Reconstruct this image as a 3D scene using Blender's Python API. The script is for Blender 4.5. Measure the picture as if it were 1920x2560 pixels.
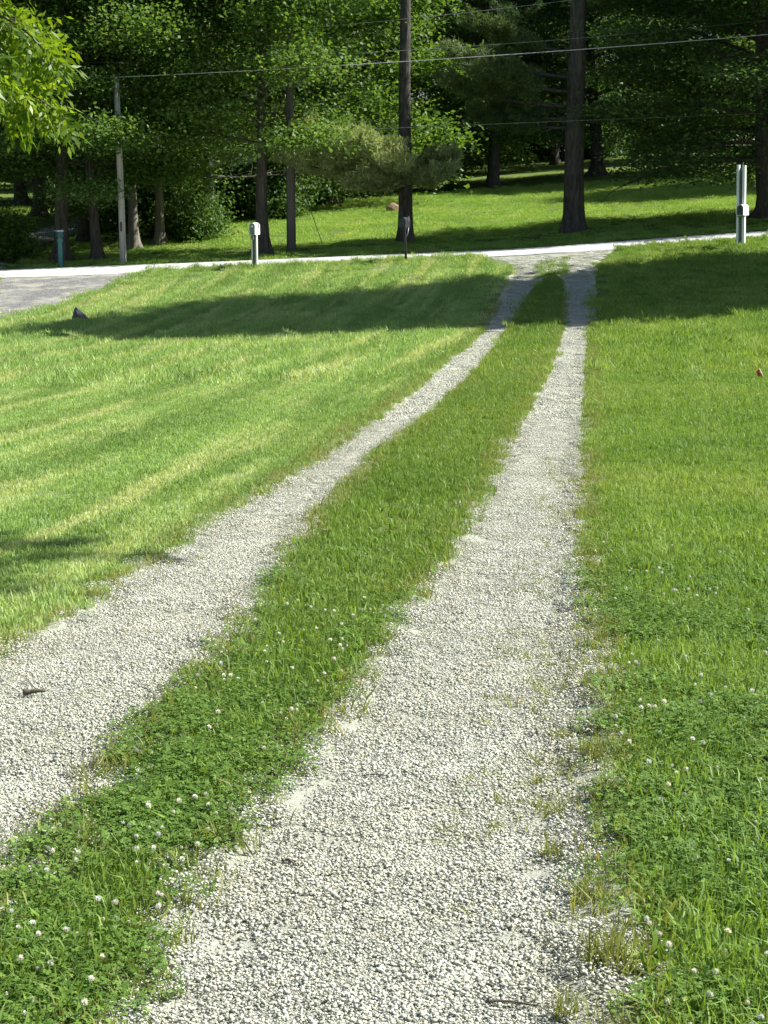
import bpy, bmesh, math, random
import numpy as np
from mathutils import Vector

# ---------------------------------------------------------------- clear
for o in list(bpy.data.objects):
    bpy.data.objects.remove(o, do_unlink=True)
S = bpy.context.scene
COL = S.collection
PI = math.pi
R = math.radians

# ---------------------------------------------------------------- camera, sky, sun, exposure
CZ = 1.65
cam_d = bpy.data.cameras.new('camera')
cam_d.sensor_fit = 'HORIZONTAL'
cam_d.sensor_width = 36.0
cam_d.lens = 78.75
cam_d.clip_start = 0.1
cam_d.clip_end = 4000
cam = bpy.data.objects.new('camera', cam_d)
cam.location = (0, 0, CZ)
cam.rotation_euler = (PI / 2 - math.atan(780 / 4200), 0, 0)
COL.objects.link(cam)
S.camera = cam

SUN_EL, SUN_AZ = 46.0, 13.0          # azimuth from +X (along the road, right) towards +Y
w = bpy.data.worlds.new('World')
S.world = w
w.use_nodes = True
nt = w.node_tree
bg = nt.nodes['Background']
sky = nt.nodes.new('ShaderNodeTexSky')
sky.sky_type = 'NISHITA'
sky.sun_disc = False
sky.sun_elevation = R(SUN_EL)
sky.sun_rotation = R(90 - SUN_AZ)
sky.air_density = 1.0
sky.dust_density = 1.2
nt.links.new(sky.outputs[0], bg.inputs[0])
bg.inputs[1].default_value = 0.056
sd = bpy.data.lights.new('sun', 'SUN')
sd.energy = 4.8
sd.angle = R(0.53)
sd.color = (1.0, 0.965, 0.90)
sun = bpy.data.objects.new('sun', sd)
to_sun = Vector((math.cos(R(SUN_EL)) * math.cos(R(SUN_AZ)), math.cos(R(SUN_EL)) * math.sin(R(SUN_AZ)), math.sin(R(SUN_EL))))
sun.rotation_euler = (-to_sun).to_track_quat('-Z', 'Y').to_euler()
sun.location = (30, 10, 40)
COL.objects.link(sun)
S.render.engine = 'CYCLES'
S.cycles.max_bounces = 5
S.cycles.diffuse_bounces = 3
S.cycles.glossy_bounces = 2
S.cycles.transmission_bounces = 3
S.cycles.transparent_max_bounces = 4
S.cycles.caustics_reflective = False
S.cycles.caustics_refractive = False
S.view_settings.view_transform = 'Standard'
S.view_settings.look = 'None'
S.view_settings.exposure = 1.2
S.view_settings.gamma = 1.0
S.view_settings.use_curve_mapping = False

# ---------------------------------------------------------------- helpers
def tag(o, label=None, cat=None, group=None, kind=None):
    if label: o['label'] = label
    if cat: o['category'] = cat
    if group: o['group'] = group
    if kind: o['kind'] = kind
    return o

def make_mesh(name, V, faces, mat=None, tint=None, smooth=False, mats=None, mat_idx=None):
    """faces: list of int arrays (M,3) or (M,4)"""
    V = np.asarray(V, np.float32)
    if not isinstance(faces, (list, tuple)): faces = [faces]
    me = bpy.data.meshes.new(name)
    me.vertices.add(len(V))
    me.vertices.foreach_set('co', V.ravel())
    loops = np.concatenate([np.asarray(f, np.int32).ravel() for f in faces])
    sizes = np.concatenate([np.full(len(f), np.asarray(f).shape[1], np.int32) for f in faces])
    starts = np.concatenate([[0], np.cumsum(sizes)[:-1]]).astype(np.int32)
    me.loops.add(len(loops))
    me.loops.foreach_set('vertex_index', loops)
    me.polygons.add(len(sizes))
    me.polygons.foreach_set('loop_start', starts)
    if smooth:
        me.polygons.foreach_set('use_smooth', np.ones(len(sizes), bool))
    if mats:
        for m in mats: me.materials.append(m)
        if mat_idx is not None: me.polygons.foreach_set('material_index', np.asarray(mat_idx, np.int32))
    elif mat: me.materials.append(mat)
    if tint is not None:
        a = me.attributes.new('tint', 'FLOAT', 'POINT')
        a.data.foreach_set('value', np.asarray(tint, np.float32))
    me.update(calc_edges=True)
    me.validate()
    return me

def link(name, me, parent=None, loc=(0, 0, 0)):
    o = bpy.data.objects.new(name, me)
    COL.objects.link(o)
    o.location = loc
    if parent: o.parent = parent
    return o

def empty(name, loc, rz=0.0, label=None, cat=None, group=None):
    o = bpy.data.objects.new(name, None)
    o.empty_display_size = 0.2
    COL.objects.link(o)
    o.location = loc
    o.rotation_euler = (0, 0, rz)
    return tag(o, label, cat, group)

def pchip(xs, ys):
    xs = np.array(xs, float); ys = np.array(ys, float); h = np.diff(xs); d = np.diff(ys) / h
    m = np.zeros(len(xs)); m[0] = d[0]; m[-1] = d[-1]
    for i in range(1, len(xs) - 1):
        if d[i - 1] * d[i] > 0:
            w1 = 2 * h[i] + h[i - 1]; w2 = h[i] + 2 * h[i - 1]
            m[i] = (w1 + w2) / (w1 / d[i - 1] + w2 / d[i])
    def f(x):
        x = np.clip(np.asarray(x, float), xs[0], xs[-1])
        i = np.clip(np.searchsorted(xs, x, side='right') - 1, 0, len(xs) - 2)
        t = (x - xs[i]) / h[i]; t2 = t * t; t3 = t2 * t
        return (2*t3-3*t2+1)*ys[i] + (t3-2*t2+t)*h[i]*m[i] + (-2*t3+3*t2)*ys[i+1] + (t3-t2)*h[i]*m[i+1]
    return f

def hash2(i, j, seed=0):
    n = (i.astype(np.int64) * 374761393 + j.astype(np.int64) * 668265263 + seed * 1274126177) & 0x7fffffff
    n = ((n ^ (n >> 13)) * 1274126177) & 0x7fffffff
    return ((n ^ (n >> 16)) & 0xffff) / 65535.0

def vnoise(x, y, seed=0):
    x = np.asarray(x, float); y = np.asarray(y, float)
    i = np.floor(x); j = np.floor(y); u = x - i; v = y - j
    u = u*u*(3-2*u); v = v*v*(3-2*v)
    a = hash2(i, j, seed); b = hash2(i+1, j, seed); c = hash2(i, j+1, seed); d = hash2(i+1, j+1, seed)
    return (a*(1-u)+b*u)*(1-v) + (c*(1-u)+d*u)*v

def fbm(x, y, seed=0):
    return (vnoise(x, y, seed) * .55 + vnoise(x*2.1, y*2.1, seed+7) * .3 + vnoise(x*4.3, y*4.3, seed+13) * .15)

# ---------------------------------------------------------------- terrain
P = pchip([-60,0,3.3,7.9,13.5,19.8,27,34.3,40,44.6,48.8,54.3,57,60,75,90,110,130,160,300,900],
          [0.9,0,-.084,-.25,-.45,-.60,-.74,-.83,-.60,-.24,.19,.20,.27,.45,1.25,2.1,3.25,4.4,5.4,7,8])
LAT = pchip([-120,-40,-20,-10.55,-6.67,-3.17,.71,3.95,7.84,10.75,20,40,120],
            [-1.6,-1.2,-.8,-.52,-.38,-.24,-.07,.07,.34,.55,1.05,1.6,2.2])
LW = pchip([-60,0,5,15,25,35,45,60,130,300,900], [.2,.2,.22,.32,.5,.8,1,1,1,.4,0])
def XDR(Y): return -.457 + .127 * np.clip(Y, -8, 49)
def T0(X, Y): return P(Y) + LW(Y) * (LAT(X) - LAT(XDR(Y)))
# edges of the two gravel wheel tracks, measured across from the drive's line
RR = pchip([-4,3.3,5,8,11,20,34,44,46.5], [.56,.52,.49,.43,.40,.37,.32,.28,.34])
RL = pchip([-4,3.3,4.2,5,6,8,11,17,23,34,40,43,45.2], [-.55,-.53,-.54,-.49,-.43,-.39,-.33,-.32,-.26,-.27,-.3,-.42,-.70])
LR = pchip([-4,4,6,8,11,14,17,23,35,40.7,43,45.2], [-1.1,-1.09,-1.1,-1.18,-1.36,-1.38,-1.3,-1.2,-1.3,-1.25,-1.12,-.74])
LL = pchip([-4,3,7,9,11,14,24,46.5], [-2.1,-2.05,-2.0,-1.93,-1.95,-1.83,-1.83,-1.87])

def track_in(X, Y):
    """signed distance: >0 inside a gravel track (or the apron at the road)"""
    rel = X - XDR(Y)
    a = np.minimum(rel - RL(Y), RR(Y) - rel)
    b = np.minimum(rel - LL(Y), LR(Y) - rel)
    m = np.maximum(a, b)
    ap = np.minimum(np.minimum(X - (3.75 - (Y-45.8)*.28), (5.75 + (Y-45.8)*.3) - X), np.minimum(Y - 45.0, 49.0 - Y))
    m = np.where(Y > 46.6, ap, np.maximum(m, ap))
    return np.where(Y > 49.0, -1, m)

def G(X, Y):
    X = np.asarray(X, float); Y = np.asarray(Y, float)
    z = T0(X, Y)
    near = np.clip((52 - Y) / 4, 0, 1) * np.clip((25 - np.abs(X)) / 5, 0, 1)
    z = z + near * (fbm(X*.5, Y*.5, 3) - .5) * .07
    t = track_in(X, Y)
    s = np.clip(t / .22 + .3, 0, 1); s = s*s*(3-2*s)
    z = z - near * s * .035
    # ditch and verge either side of the road
    return z

def g1(x, y): return float(G(np.array([x]), np.array([y]))[0])

# ---------------------------------------------------------------- materials
def new_mat(name):
    m = bpy.data.materials.new(name)
    m.use_nodes = True
    m.node_tree.nodes.clear()
    return m, m.node_tree

class N:
    def __init__(s, nt): s.nt = nt
    def __call__(s, typ, **kw):
        n = s.nt.nodes.new(typ)
        for k, v in kw.items():
            if k.startswith('i_'):
                n.inputs[k[2:].replace('_', ' ')].default_value = v
            else: setattr(n, k, v)
        return n
    def l(s, a, b): s.nt.links.new(a, b)
    def ramp(s, fac, stops, interp='LINEAR'):
        r = s('ShaderNodeValToRGB')
        cr = r.color_ramp; cr.interpolation = interp
        while len(cr.elements) < len(stops): cr.elements.new(.5)
        for e, (p, c) in zip(cr.elements, stops):
            e.position = p
            e.color = (c[0], c[1], c[2], 1) if hasattr(c, '__len__') else (c, c, c, 1)
        if fac is not None: s.l(fac, r.inputs[0])
        return r.outputs[0]
    def noise(s, vec, scale, detail=3, rough=.55, out=0):
        n = s('ShaderNodeTexNoise'); n.inputs['Scale'].default_value = scale
        n.inputs['Detail'].default_value = detail; n.inputs['Roughness'].default_value = rough
        if vec is not None: s.l(vec, n.inputs['Vector'])
        return n.outputs[out]
    def mix(s, fac, a, b, mode='MIX'):
        n = s('ShaderNodeMix'); n.data_type = 'RGBA'; n.blend_type = mode
        for sock, v in ((n.inputs[0], fac), (n.inputs[6], a), (n.inputs[7], b)):
            if isinstance(v, (int, float)): sock.default_value = v
            elif isinstance(v, tuple): sock.default_value = (*v[:3], 1)
            else: s.l(v, sock)
        return n.outputs[2]
    def math(s, op, a, b=None, c=None):
        n = s('ShaderNodeMath', operation=op)
        for i, v in enumerate((a, b, c)):
            if v is None: continue
            if isinstance(v, (int, float)): n.inputs[i].default_value = v
            else: s.l(v, n.inputs[i])
        return n.outputs[0]

def grass_colour(n):
    """lawn colour by place in the world: mown stripes left of the drive, lusher right"""
    geo = n('ShaderNodeNewGeometry')
    pos = geo.outputs['Position']
    sep = n('ShaderNodeSeparateXYZ'); n.l(pos, sep.inputs[0])
    X, Y = sep.outputs[0], sep.outputs[1]
    u = n.math('SUBTRACT', X, n.math('MULTIPLY', Y, .16))            # across the drive's direction
    wob = n.noise(pos, .35, 2)
    u2 = n.math('ADD', u, n.math('MULTIPLY', wob, .9))
    st = n.math('SINE', n.math('MULTIPLY', u2, 4.6))
    vec = n('ShaderNodeCombineXYZ'); n.l(n.math('MULTIPLY', u, 2.3), vec.inputs[0]); n.l(n.math('MULTIPLY', Y, .15), vec.inputs[1])
    streak = n.noise(vec.outputs[0], 1.0, 4, .62)                     # long streaks of dry clippings
    leftm = n('ShaderNodeMapRange'); leftm.interpolation_type = 'SMOOTHSTEP'
    leftm.inputs[1].default_value = -1.6; leftm.inputs[2].default_value = -2.9
    rel = n.math('SUBTRACT', X, n.math('MULTIPLY', Y, .127))
    n.l(rel, leftm.inputs[0])
    nearm = n('ShaderNodeMapRange'); nearm.interpolation_type = 'SMOOTHSTEP'
    nearm.inputs[1].default_value = 52; nearm.inputs[2].default_value = 45
    n.l(Y, nearm.inputs[0])
    left = n.math('MULTIPLY', leftm.outputs[0], nearm.outputs[0])
    big = n.noise(pos, .45, 4)
    lush = n.ramp(big, [(.30, (.092, .168, .031)), (.52, (.130, .205, .043)), (.72, (.176, .235, .062))])
    mown = n.ramp(big, [(.28, (.122, .205, .060)), (.55, (.160, .245, .080)), (.75, (.200, .272, .102))])
    base = n.mix(left, lush, mown)
    dry = n.ramp(streak, [(.49, 0.0), (.60, 1.0)])
    dryf = n.math('MULTIPLY', dry, n.math('MULTIPLY_ADD', left, .72, .10))
    base = n.mix(dryf, base, (.335, .375, .19))
    stf = n.math('MULTIPLY', n.math('MULTIPLY_ADD', st, .5, .5), n.math('MULTIPLY', left, .5))
    base = n.mix(stf, base, (.215, .325, .115))
    return base, pos

def leaf_shader(n, col, trans=.35, rough=.55, tcol=None, spec=.25):
    out = n('ShaderNodeOutputMaterial')
    p = n('ShaderNodeBsdfPrincipled')
    n.l(col, p.inputs['Base Color'])
    p.inputs['Roughness'].default_value = rough
    p.inputs['Specular IOR Level'].default_value = spec
    t = n('ShaderNodeBsdfTranslucent')
    tc = n.mix(1.0, col, tcol or (1.35, 1.25, .55), 'MULTIPLY')
    n.l(tc, t.inputs['Color'])
    mx = n('ShaderNodeMixShader'); mx.inputs[0].default_value = trans
    n.l(p.outputs[0], mx.inputs[1]); n.l(t.outputs[0], mx.inputs[2])
    n.l(mx.outputs[0], out.inputs['Surface'])

def mat_blade(name, gain=1.25, dry=(.30, .29, .11), dryamt=.2, hue=None, trans=.35):
    m, nt = new_mat(name); n = N(nt)
    base, pos = grass_colour(n)
    if hue: base = n.mix(hue[0], base, hue[1])
    at = n('ShaderNodeAttribute', attribute_name='tint')
    t = at.outputs['Fac']
    c = n.mix(1.0, base, n.ramp(t, [(0, .62*gain), (.5, 1.0*gain), (1, 1.45*gain)]), 'MULTIPLY')
    dm = n.math('MULTIPLY', n.ramp(t, [(.80, 0.), (.92, 1.)]), dryamt)
    c = n.mix(dm, c, dry)
    leaf_shader(n, c, trans, .55, None, .28)
    return m

def mat_leaf(name, dark, mid, light, trans=.35, rough=.55, spec=.3, tcol=None):
    m, nt = new_mat(name); n = N(nt)
    at = n('ShaderNodeAttribute', attribute_name='tint')
    oi = n('ShaderNodeObjectInfo')
    c = n.ramp(at.outputs['Fac'], [(0, dark), (.5, mid), (1, light)])
    c = n.mix(n.math('MULTIPLY', oi.outputs['Random'], .35), c, n.mix(1.0, c, (1.25, 1.05, .7), 'MULTIPLY'))
    leaf_shader(n, c, trans, rough, tcol, spec)
    return m

def mat_simple(name, col, rough=.6, noise=None, bump=0, metallic=0.0, scale=20):
    m, nt = new_mat(name); n = N(nt)
    out = n('ShaderNodeOutputMaterial'); p = n('ShaderNodeBsdfPrincipled')
    p.inputs['Roughness'].default_value = rough; p.inputs['Metallic'].default_value = metallic
    tc = n('ShaderNodeTexCoord')
    if noise:
        f = n.noise(tc.outputs['Object'], scale, 5, .6)
        c = n.ramp(f, [(.32, tuple(x * (1-noise) for x in col)), (.68, tuple(min(1, x * (1+noise)) for x in col))])
        n.l(c, p.inputs['Base Color'])
        if bump:
            b = n('ShaderNodeBump'); b.inputs['Strength'].default_value = bump; b.inputs['Distance'].default_value = .01
            n.l(f, b.inputs['Height']); n.l(b.outputs[0], p.inputs['Normal'])
    else: p.inputs['Base Color'].default_value = (*col, 1)
    n.l(p.outputs[0], out.inputs['Surface'])
    return m

def mat_wood(name, a, b, zs=1.2, xs=26, rough=.85, bump=.6, dist=.02):
    """bark or weathered wood: streaks running up the stem"""
    m, nt = new_mat(name); n = N(nt)
    out = n('ShaderNodeOutputMaterial'); p = n('ShaderNodeBsdfPrincipled')
    p.inputs['Roughness'].default_value = rough; p.inputs['Specular IOR Level'].default_value = .2
    tc = n('ShaderNodeTexCoord'); mp = n('ShaderNodeMapping'); mp.inputs['Scale'].default_value = (xs, xs, zs)
    n.l(tc.outputs['Object'], mp.inputs[0])
    f = n.noise(mp.outputs[0], 1.0, 5, .65)
    g = n.noise(tc.outputs['Object'], 1.3, 3)
    c = n.ramp(f, [(.30, a), (.70, b)])
    c = n.mix(n.ramp(g, [(.4, 0.), (.7, .5)]), c, n.mix(1.0, c, (.72, .78, .66), 'MULTIPLY'))
    n.l(c, p.inputs['Base Color'])
    bp = n('ShaderNodeBump'); bp.inputs['Strength'].default_value = bump; bp.inputs['Distance'].default_value = dist
    n.l(f, bp.inputs['Height']); n.l(bp.outputs[0], p.inputs['Normal'])
    n.l(p.outputs[0], out.inputs['Surface'])
    return m

def mat_ground():
    m, nt = new_mat('lawn_ground'); n = N(nt)
    out = n('ShaderNodeOutputMaterial'); p = n('ShaderNodeBsdfPrincipled')
    p.inputs['Roughness'].default_value = .95; p.inputs['Specular IOR Level'].default_value = .05
    base, pos = grass_colour(n)
    fine = n.noise(pos, 26, 4, .7)
    c = n.mix(1.0, base, n.ramp(fine, [(.30, .50), (.55, .95), (.75, 1.35)]), 'MULTIPLY')
    # bare earth between the blades close by
    soil = n.noise(pos, 9, 4, .7)
    c = n.mix(n.ramp(soil, [(.42, 0.), (.62, .55)]), c, (.085, .085, .035))
    n.l(c, p.inputs['Base Color'])
    b = n('ShaderNodeBump'); b.inputs['Strength'].default_value = .9; b.inputs['Distance'].default_value = .04
    n.l(fine, b.inputs['Height']); n.l(b.outputs[0], p.inputs['Normal'])
    n.l(p.outputs[0], out.inputs['Surface'])
    return m

def mat_gravel(name, cols, scale=75, dirt=.45, dirtcol=(.34, .33, .235), fine=False):
    m, nt = new_mat(name); n = N(nt)
    out = n('ShaderNodeOutputMaterial'); p = n('ShaderNodeBsdfPrincipled')
    p.inputs['Roughness'].default_value = .9; p.inputs['Specular IOR Level'].default_value = .15
    geo = n('ShaderNodeNewGeometry'); pos = geo.outputs['Position']
    v = n('ShaderNodeTexVoronoi'); v.inputs['Scale'].default_value = scale; n.l(pos, v.inputs['Vector'])
    hs = n('ShaderNodeSeparateColor'); n.l(v.outputs['Color'], hs.inputs[0])
    c = n.ramp(hs.outputs[0], [(0, cols[0]), (.45, cols[1]), (1, cols[2])])
    gap = n.ramp(v.outputs['Distance'], [(.35, 1.), (.75, .8 if fine else .55)])
    c = n.mix(1.0, c, gap, 'MULTIPLY')
    d = n.noise(pos, 1.6, 5, .62)
    c = n.mix(n.ramp(d, [(.45, 0.), (.75, dirt)]), c, dirtcol)
    n.l(c, p.inputs['Base Color'])
    b = n('ShaderNodeBump'); b.inputs['Strength'].default_value = .9; b.inputs['Distance'].default_value = .012; b.invert = True
    if fine:
        b.invert = False; b.inputs['Strength'].default_value = .6; n.l(n.noise(pos, 210, 3, .7), b.inputs['Height'])
    else: n.l(v.outputs['Distance'], b.inputs['Height'])
    n.l(b.outputs[0], p.inputs['Normal'])
    n.l(p.outputs[0], out.inputs['Surface'])
    return m

M = {}
M['ground'] = mat_ground()
M['gravel'] = mat_gravel('gravel_bed', [(.27,.28,.225), (.36,.37,.305), (.46,.475,.40)], 190, fine=True)
M['road'] = mat_gravel('road_surface', [(.60,.605,.585), (.66,.665,.645), (.71,.715,.69)], 60, .25, (.54,.54,.52))
def mat_road():
    m, nt = new_mat('road_surface'); n = N(nt)
    out = n('ShaderNodeOutputMaterial'); p = n('ShaderNodeBsdfPrincipled')
    p.inputs['Roughness'].default_value = .85; p.inputs['Specular IOR Level'].default_value = .2
    geo = n('ShaderNodeNewGeometry'); pos = geo.outputs['Position']
    mp = n('ShaderNodeMapping'); mp.inputs['Scale'].default_value = (.12, 1.5, 1); n.l(pos, mp.inputs[0])
    a = n.noise(mp.outputs[0], 1.0, 4, .6)
    c = n.ramp(a, [(.30, (.38,.385,.375)), (.48, (.50,.505,.49)), (.70, (.57,.575,.555))])
    g = n.noise(pos, 55, 3, .7)
    c = n.mix(1.0, c, n.ramp(g, [(.3, .80), (.7, 1.12)]), 'MULTIPLY')
    v = n('ShaderNodeTexVoronoi'); v.feature = 'DISTANCE_TO_EDGE'; v.inputs['Scale'].default_value = .55
    n.l(n.mix(.25, pos, n.noise(pos, 1.2, 4, .6, 1)), v.inputs['Vector'])
    c = n.mix(n.ramp(v.outputs['Distance'], [(.0, .75), (.018, 0.)]), c, (.16,.16,.155))
    n.l(c, p.inputs['Base Color'])
    b = n('ShaderNodeBump'); b.inputs['Strength'].default_value = .5; b.inputs['Distance'].default_value = .008
    n.l(g, b.inputs['Height']); n.l(b.outputs[0], p.inputs['Normal']); n.l(p.outputs[0], out.inputs['Surface'])
    return m
M['road'] = mat_road()
M['shoulder'] = mat_gravel('road_shoulder', [(.55,.55,.46), (.66,.66,.56), (.74,.74,.64)], 45, .35, (.50,.47,.34))
M['asphalt'] = mat_gravel('old_asphalt', [(.13,.135,.14), (.20,.20,.20), (.28,.28,.26)], 30, .9, (.40,.39,.31))
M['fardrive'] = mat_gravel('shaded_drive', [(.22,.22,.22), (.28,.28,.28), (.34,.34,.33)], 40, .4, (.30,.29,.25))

def mat_stone():
    m, nt = new_mat('stone_chips'); n = N(nt)
    out = n('ShaderNodeOutputMaterial'); p = n('ShaderNodeBsdfPrincipled')
    p.inputs['Roughness'].default_value = .85; p.inputs['Specular IOR Level'].default_value = .2
    at = n('ShaderNodeAttribute', attribute_name='tint'); oi = n('ShaderNodeObjectInfo')
    c = n.ramp(at.outputs['Fac'], [(0, (.19,.20,.175)), (.15, (.35,.36,.31)), (.45, (.455,.47,.39)), (.75, (.54,.55,.455)), (.9, (.53,.49,.37)), (1, (.70,.71,.61))])
    geo = n('ShaderNodeNewGeometry')
    d = n.noise(geo.outputs['Position'], 1.6, 5, .62)
    c = n.mix(n.ramp(d, [(.45, 0.), (.75, .35)]), c, (.42,.40,.29))
    n.l(c, p.inputs['Base Color']); n.l(p.outputs[0], out.inputs['Surface'])
    return m
M['stone'] = mat_stone()
M['blade_right'] = mat_blade('blade_lush', 1.6, dryamt=.25)
M['blade_mown'] = mat_blade('blade_mown', 1.55, dry=(.36,.35,.16), dryamt=.45)
M['blade_far'] = mat_blade('blade_far', 2.1, dryamt=.2)
M['blade_strip'] = mat_blade('blade_strip', 1.4, dry=(.30,.28,.12), dryamt=.4, hue=(.5, (.115,.19,.035)))
M['blade_dry'] = mat_blade('blade_dry', 1.2, dry=(.34,.26,.12), dryamt=.8, hue=(.6, (.20,.20,.06)))
M['clover'] = mat_leaf('clover_leaf', (.055,.125,.020), (.095,.19,.030), (.19,.30,.06), .28, .7, .25)
M['plantain'] = mat_leaf('broad_leaf', (.10,.20,.03), (.16,.28,.045), (.23,.36,.07), .3)
M['bark'] = mat_wood('bark', (.033,.028,.023), (.15,.13,.108), 1.6, 10, bump=1.0, dist=.05)
M['bark_pale'] = mat_wood('bark_pale', (.10,.09,.075), (.26,.24,.20), 1.6, 12, bump=.8, dist=.03)
M['bark_pine'] = mat_wood('bark_pine', (.030,.026,.024), (.15,.135,.12), 2.4, 9, bump=1.0, dist=.06)
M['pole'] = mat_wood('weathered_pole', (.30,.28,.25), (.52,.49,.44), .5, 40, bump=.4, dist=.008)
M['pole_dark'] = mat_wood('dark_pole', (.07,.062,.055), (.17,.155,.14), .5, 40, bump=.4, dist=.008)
M['leaf_maple'] = mat_leaf('leaf_maple', (.062,.135,.030), (.108,.205,.042), (.18,.295,.07), .45)
M['leaf_mid'] = mat_leaf('leaf_mid', (.050,.115,.030), (.086,.168,.041), (.14,.235,.062), .44)
M['leaf_dark'] = mat_leaf('leaf_dark', (.040,.095,.032), (.068,.140,.043), (.11,.19,.058), .42)
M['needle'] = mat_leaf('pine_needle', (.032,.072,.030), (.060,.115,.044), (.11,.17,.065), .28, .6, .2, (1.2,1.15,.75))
M['needle_sunlit'] = mat_leaf('sunlit_needle', (.07,.11,.046), (.16,.22,.09), (.37,.44,.21), .42, .6, .2, (1.2,1.15,.75))  # needle colour raised to paint sunlight onto the lower bough
M['leaf_near'] = mat_leaf('leaf_near', (.045,.11,.012), (.125,.22,.016), (.25,.36,.03), .52, .45, .35)
M['white'] = mat_simple('white_paint', (.80,.81,.79), .45, .05, 0, 0, 9)
M['grey_wood'] = mat_wood('grey_post', (.10,.105,.105), (.24,.245,.245), .8, 40, bump=.3, dist=.005)
M['dark_board'] = mat_simple('dark_board', (.045,.055,.06), .6, .25, .2)
M['grey_metal'] = mat_simple('grey_metal', (.20,.23,.235), .45, .12, 0, .2, 14)
M['black'] = mat_simple('black_paint', (.016,.018,.019), .45, .3, .1)
M['teal'] = mat_simple('teal_paint', (.07,.25,.24), .5, .15, .1)
M['teal_dark'] = mat_simple('dark_teal', (.03,.10,.105), .5, .15, .1)
M['rock'] = mat_simple('dark_rock', (.085,.085,.09), .9, .5, .8, 0, 14)
M['rock_tan'] = mat_simple('tan_rock', (.27,.18,.11), .9, .45, .8, 0, 7)
M['wire'] = mat_simple('aluminium_cable', (.50,.51,.50), .45, .05, 0, .4)
M['wire_dim'] = mat_simple('thin_cable', (.26,.27,.26), .5, .05, 0, .3)
M['red_flag'] = mat_simple('red_flag', (.62,.13,.07), .6, .2, 0, 0, 60)
M['stake'] = mat_simple('pale_stake', (.70,.62,.46), .5, .1)
M['twig'] = mat_wood('dry_twig', (.06,.05,.04), (.20,.165,.125), 8, 60, bump=.5, dist=.003)
M['flower'] = mat_leaf('clover_flower', (.62,.58,.48), (.80,.80,.74), (.88,.89,.84), .15, .7, .1, (1, 1, .95))
M['stem'] = mat_simple('green_stem', (.10,.19,.04), .6, .2)
M['galv'] = mat_simple('galvanised', (.34,.35,.35), .5, .15, 0, .5)

# ---------------------------------------------------------------- the setting: ground, tracks, road, drives
def frange(a, b, st): return list(np.arange(a, b - 1e-6, st))
gx = np.array([-1500,-700,-300,-150,-90,-60,-45] + frange(-36,-12,1.2) + frange(-12,-3.6,.45) + frange(-3.6,7.2,.1) + frange(7.2,14,.45) + frange(14,36,1.2) + [36,45,60,90,150,300,700,1500])
gy = np.array([-60,-30,-12,-5] + frange(-2,16,.12) + frange(16,60,.4) + frange(60,140,1.6) + [140,150,170,200,260,350,500,800,1400,2200])
XX, YY = np.meshgrid(gx, gy)
V = np.stack([XX.ravel(), YY.ravel(), G(XX.ravel(), YY.ravel())], 1)
def grid_faces(ny, nx):
    i = np.arange(ny*nx).reshape(ny, nx)
    return np.stack([i[:-1,:-1].ravel(), i[:-1,1:].ravel(), i[1:,1:].ravel(), i[1:,:-1].ravel()], 1)
tag(link('ground', make_mesh('ground', V, grid_faces(len(gy), len(gx)), M['ground'], smooth=True)), 'green lawn and rising ground under the trees', None, None, 'structure')

def strip(name, ys, fl, fr, mat, lift=.012, nx=34, edge_drop=.03, jit=.05, label=None, seed=1):
    rows = []
    ys = np.asarray(ys)
    jl = (fbm(ys*3.1, ys*0+seed, seed) - .5) * 2 * jit + (vnoise(ys*11, ys*0+3, seed+5) - .5) * jit
    jr = (fbm(ys*3.1, ys*0+seed+9, seed+2) - .5) * 2 * jit + (vnoise(ys*11, ys*0+5, seed+6) - .5) * jit
    a = fl(ys) + jl; b = fr(ys) + jr
    t = np.linspace(0, 1, nx)
    X = a[:, None] + (b - a)[:, None] * t[None, :]
    Y = np.repeat(ys[:, None], nx, 1)
    Z = G(X.ravel(), Y.ravel()).reshape(X.shape) + lift
    Z[:, 0] -= edge_drop; Z[:, -1] -= edge_drop
    V = np.stack([X.ravel(), Y.ravel(), Z.ravel()], 1)
    return tag(link(name, make_mesh(name, V, grid_faces(len(ys), nx), mat, smooth=True)), label, None, None, 'structure')

ty = np.array(frange(-2, 16, .1) + frange(16, 45.3, .2))
strip('gravel_track', ty, lambda y: XDR(y)+RL(y)-.09, lambda y: XDR(y)+RR(y)+.11, M['gravel'], label='right gravel wheel track of the drive', seed=3)
strip('gravel_track', ty, lambda y: XDR(y)+LL(y)-.09, lambda y: XDR(y)+LR(y)+.09, M['gravel'], label='left gravel wheel track of the drive', seed=21)
strip('gravel_apron', np.array(frange(45.0, 48.95, .15)), lambda y: 3.75-(y-45.8)*.28, lambda y: 5.75+(y-45.8)*.3, M['gravel'], lift=.022, jit=.14, label='pale gravel mouth of the drive at the road', seed=31)

# the road runs across, along X; Y depends slightly on X
def cross_strip(name, xs, fn, ff, mat, lift, ny=8, jit=0.0, label=None, seed=1, drop=.02):
    xs = np.asarray(xs)
    jn = (fbm(xs*1.3, xs*0+seed, seed) - .5) * 2 * jit; jf = (fbm(xs*1.3, xs*0+seed+4, seed+1) - .5) * 2 * jit
    a = fn(xs) + jn; b = ff(xs) + jf
    t = np.linspace(0, 1, ny)
    Y = a[None, :] + (b - a)[None, :] * t[:, None]
    X = np.repeat(xs[None, :], ny, 0)
    Z = G(X.ravel(), Y.ravel()).reshape(X.shape) + lift
    Z[0] -= drop; Z[-1] -= drop
    V = np.stack([X.ravel(), Y.ravel(), Z.ravel()], 1)
    return tag(link(name, make_mesh(name, V, grid_faces(ny, len(xs)), mat, smooth=True)), label, None, None, 'structure')
rx = np.array([-300,-200,-120,-80,-60] + frange(-45, 45, .3) + [45,60,80,120,200,300])
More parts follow.
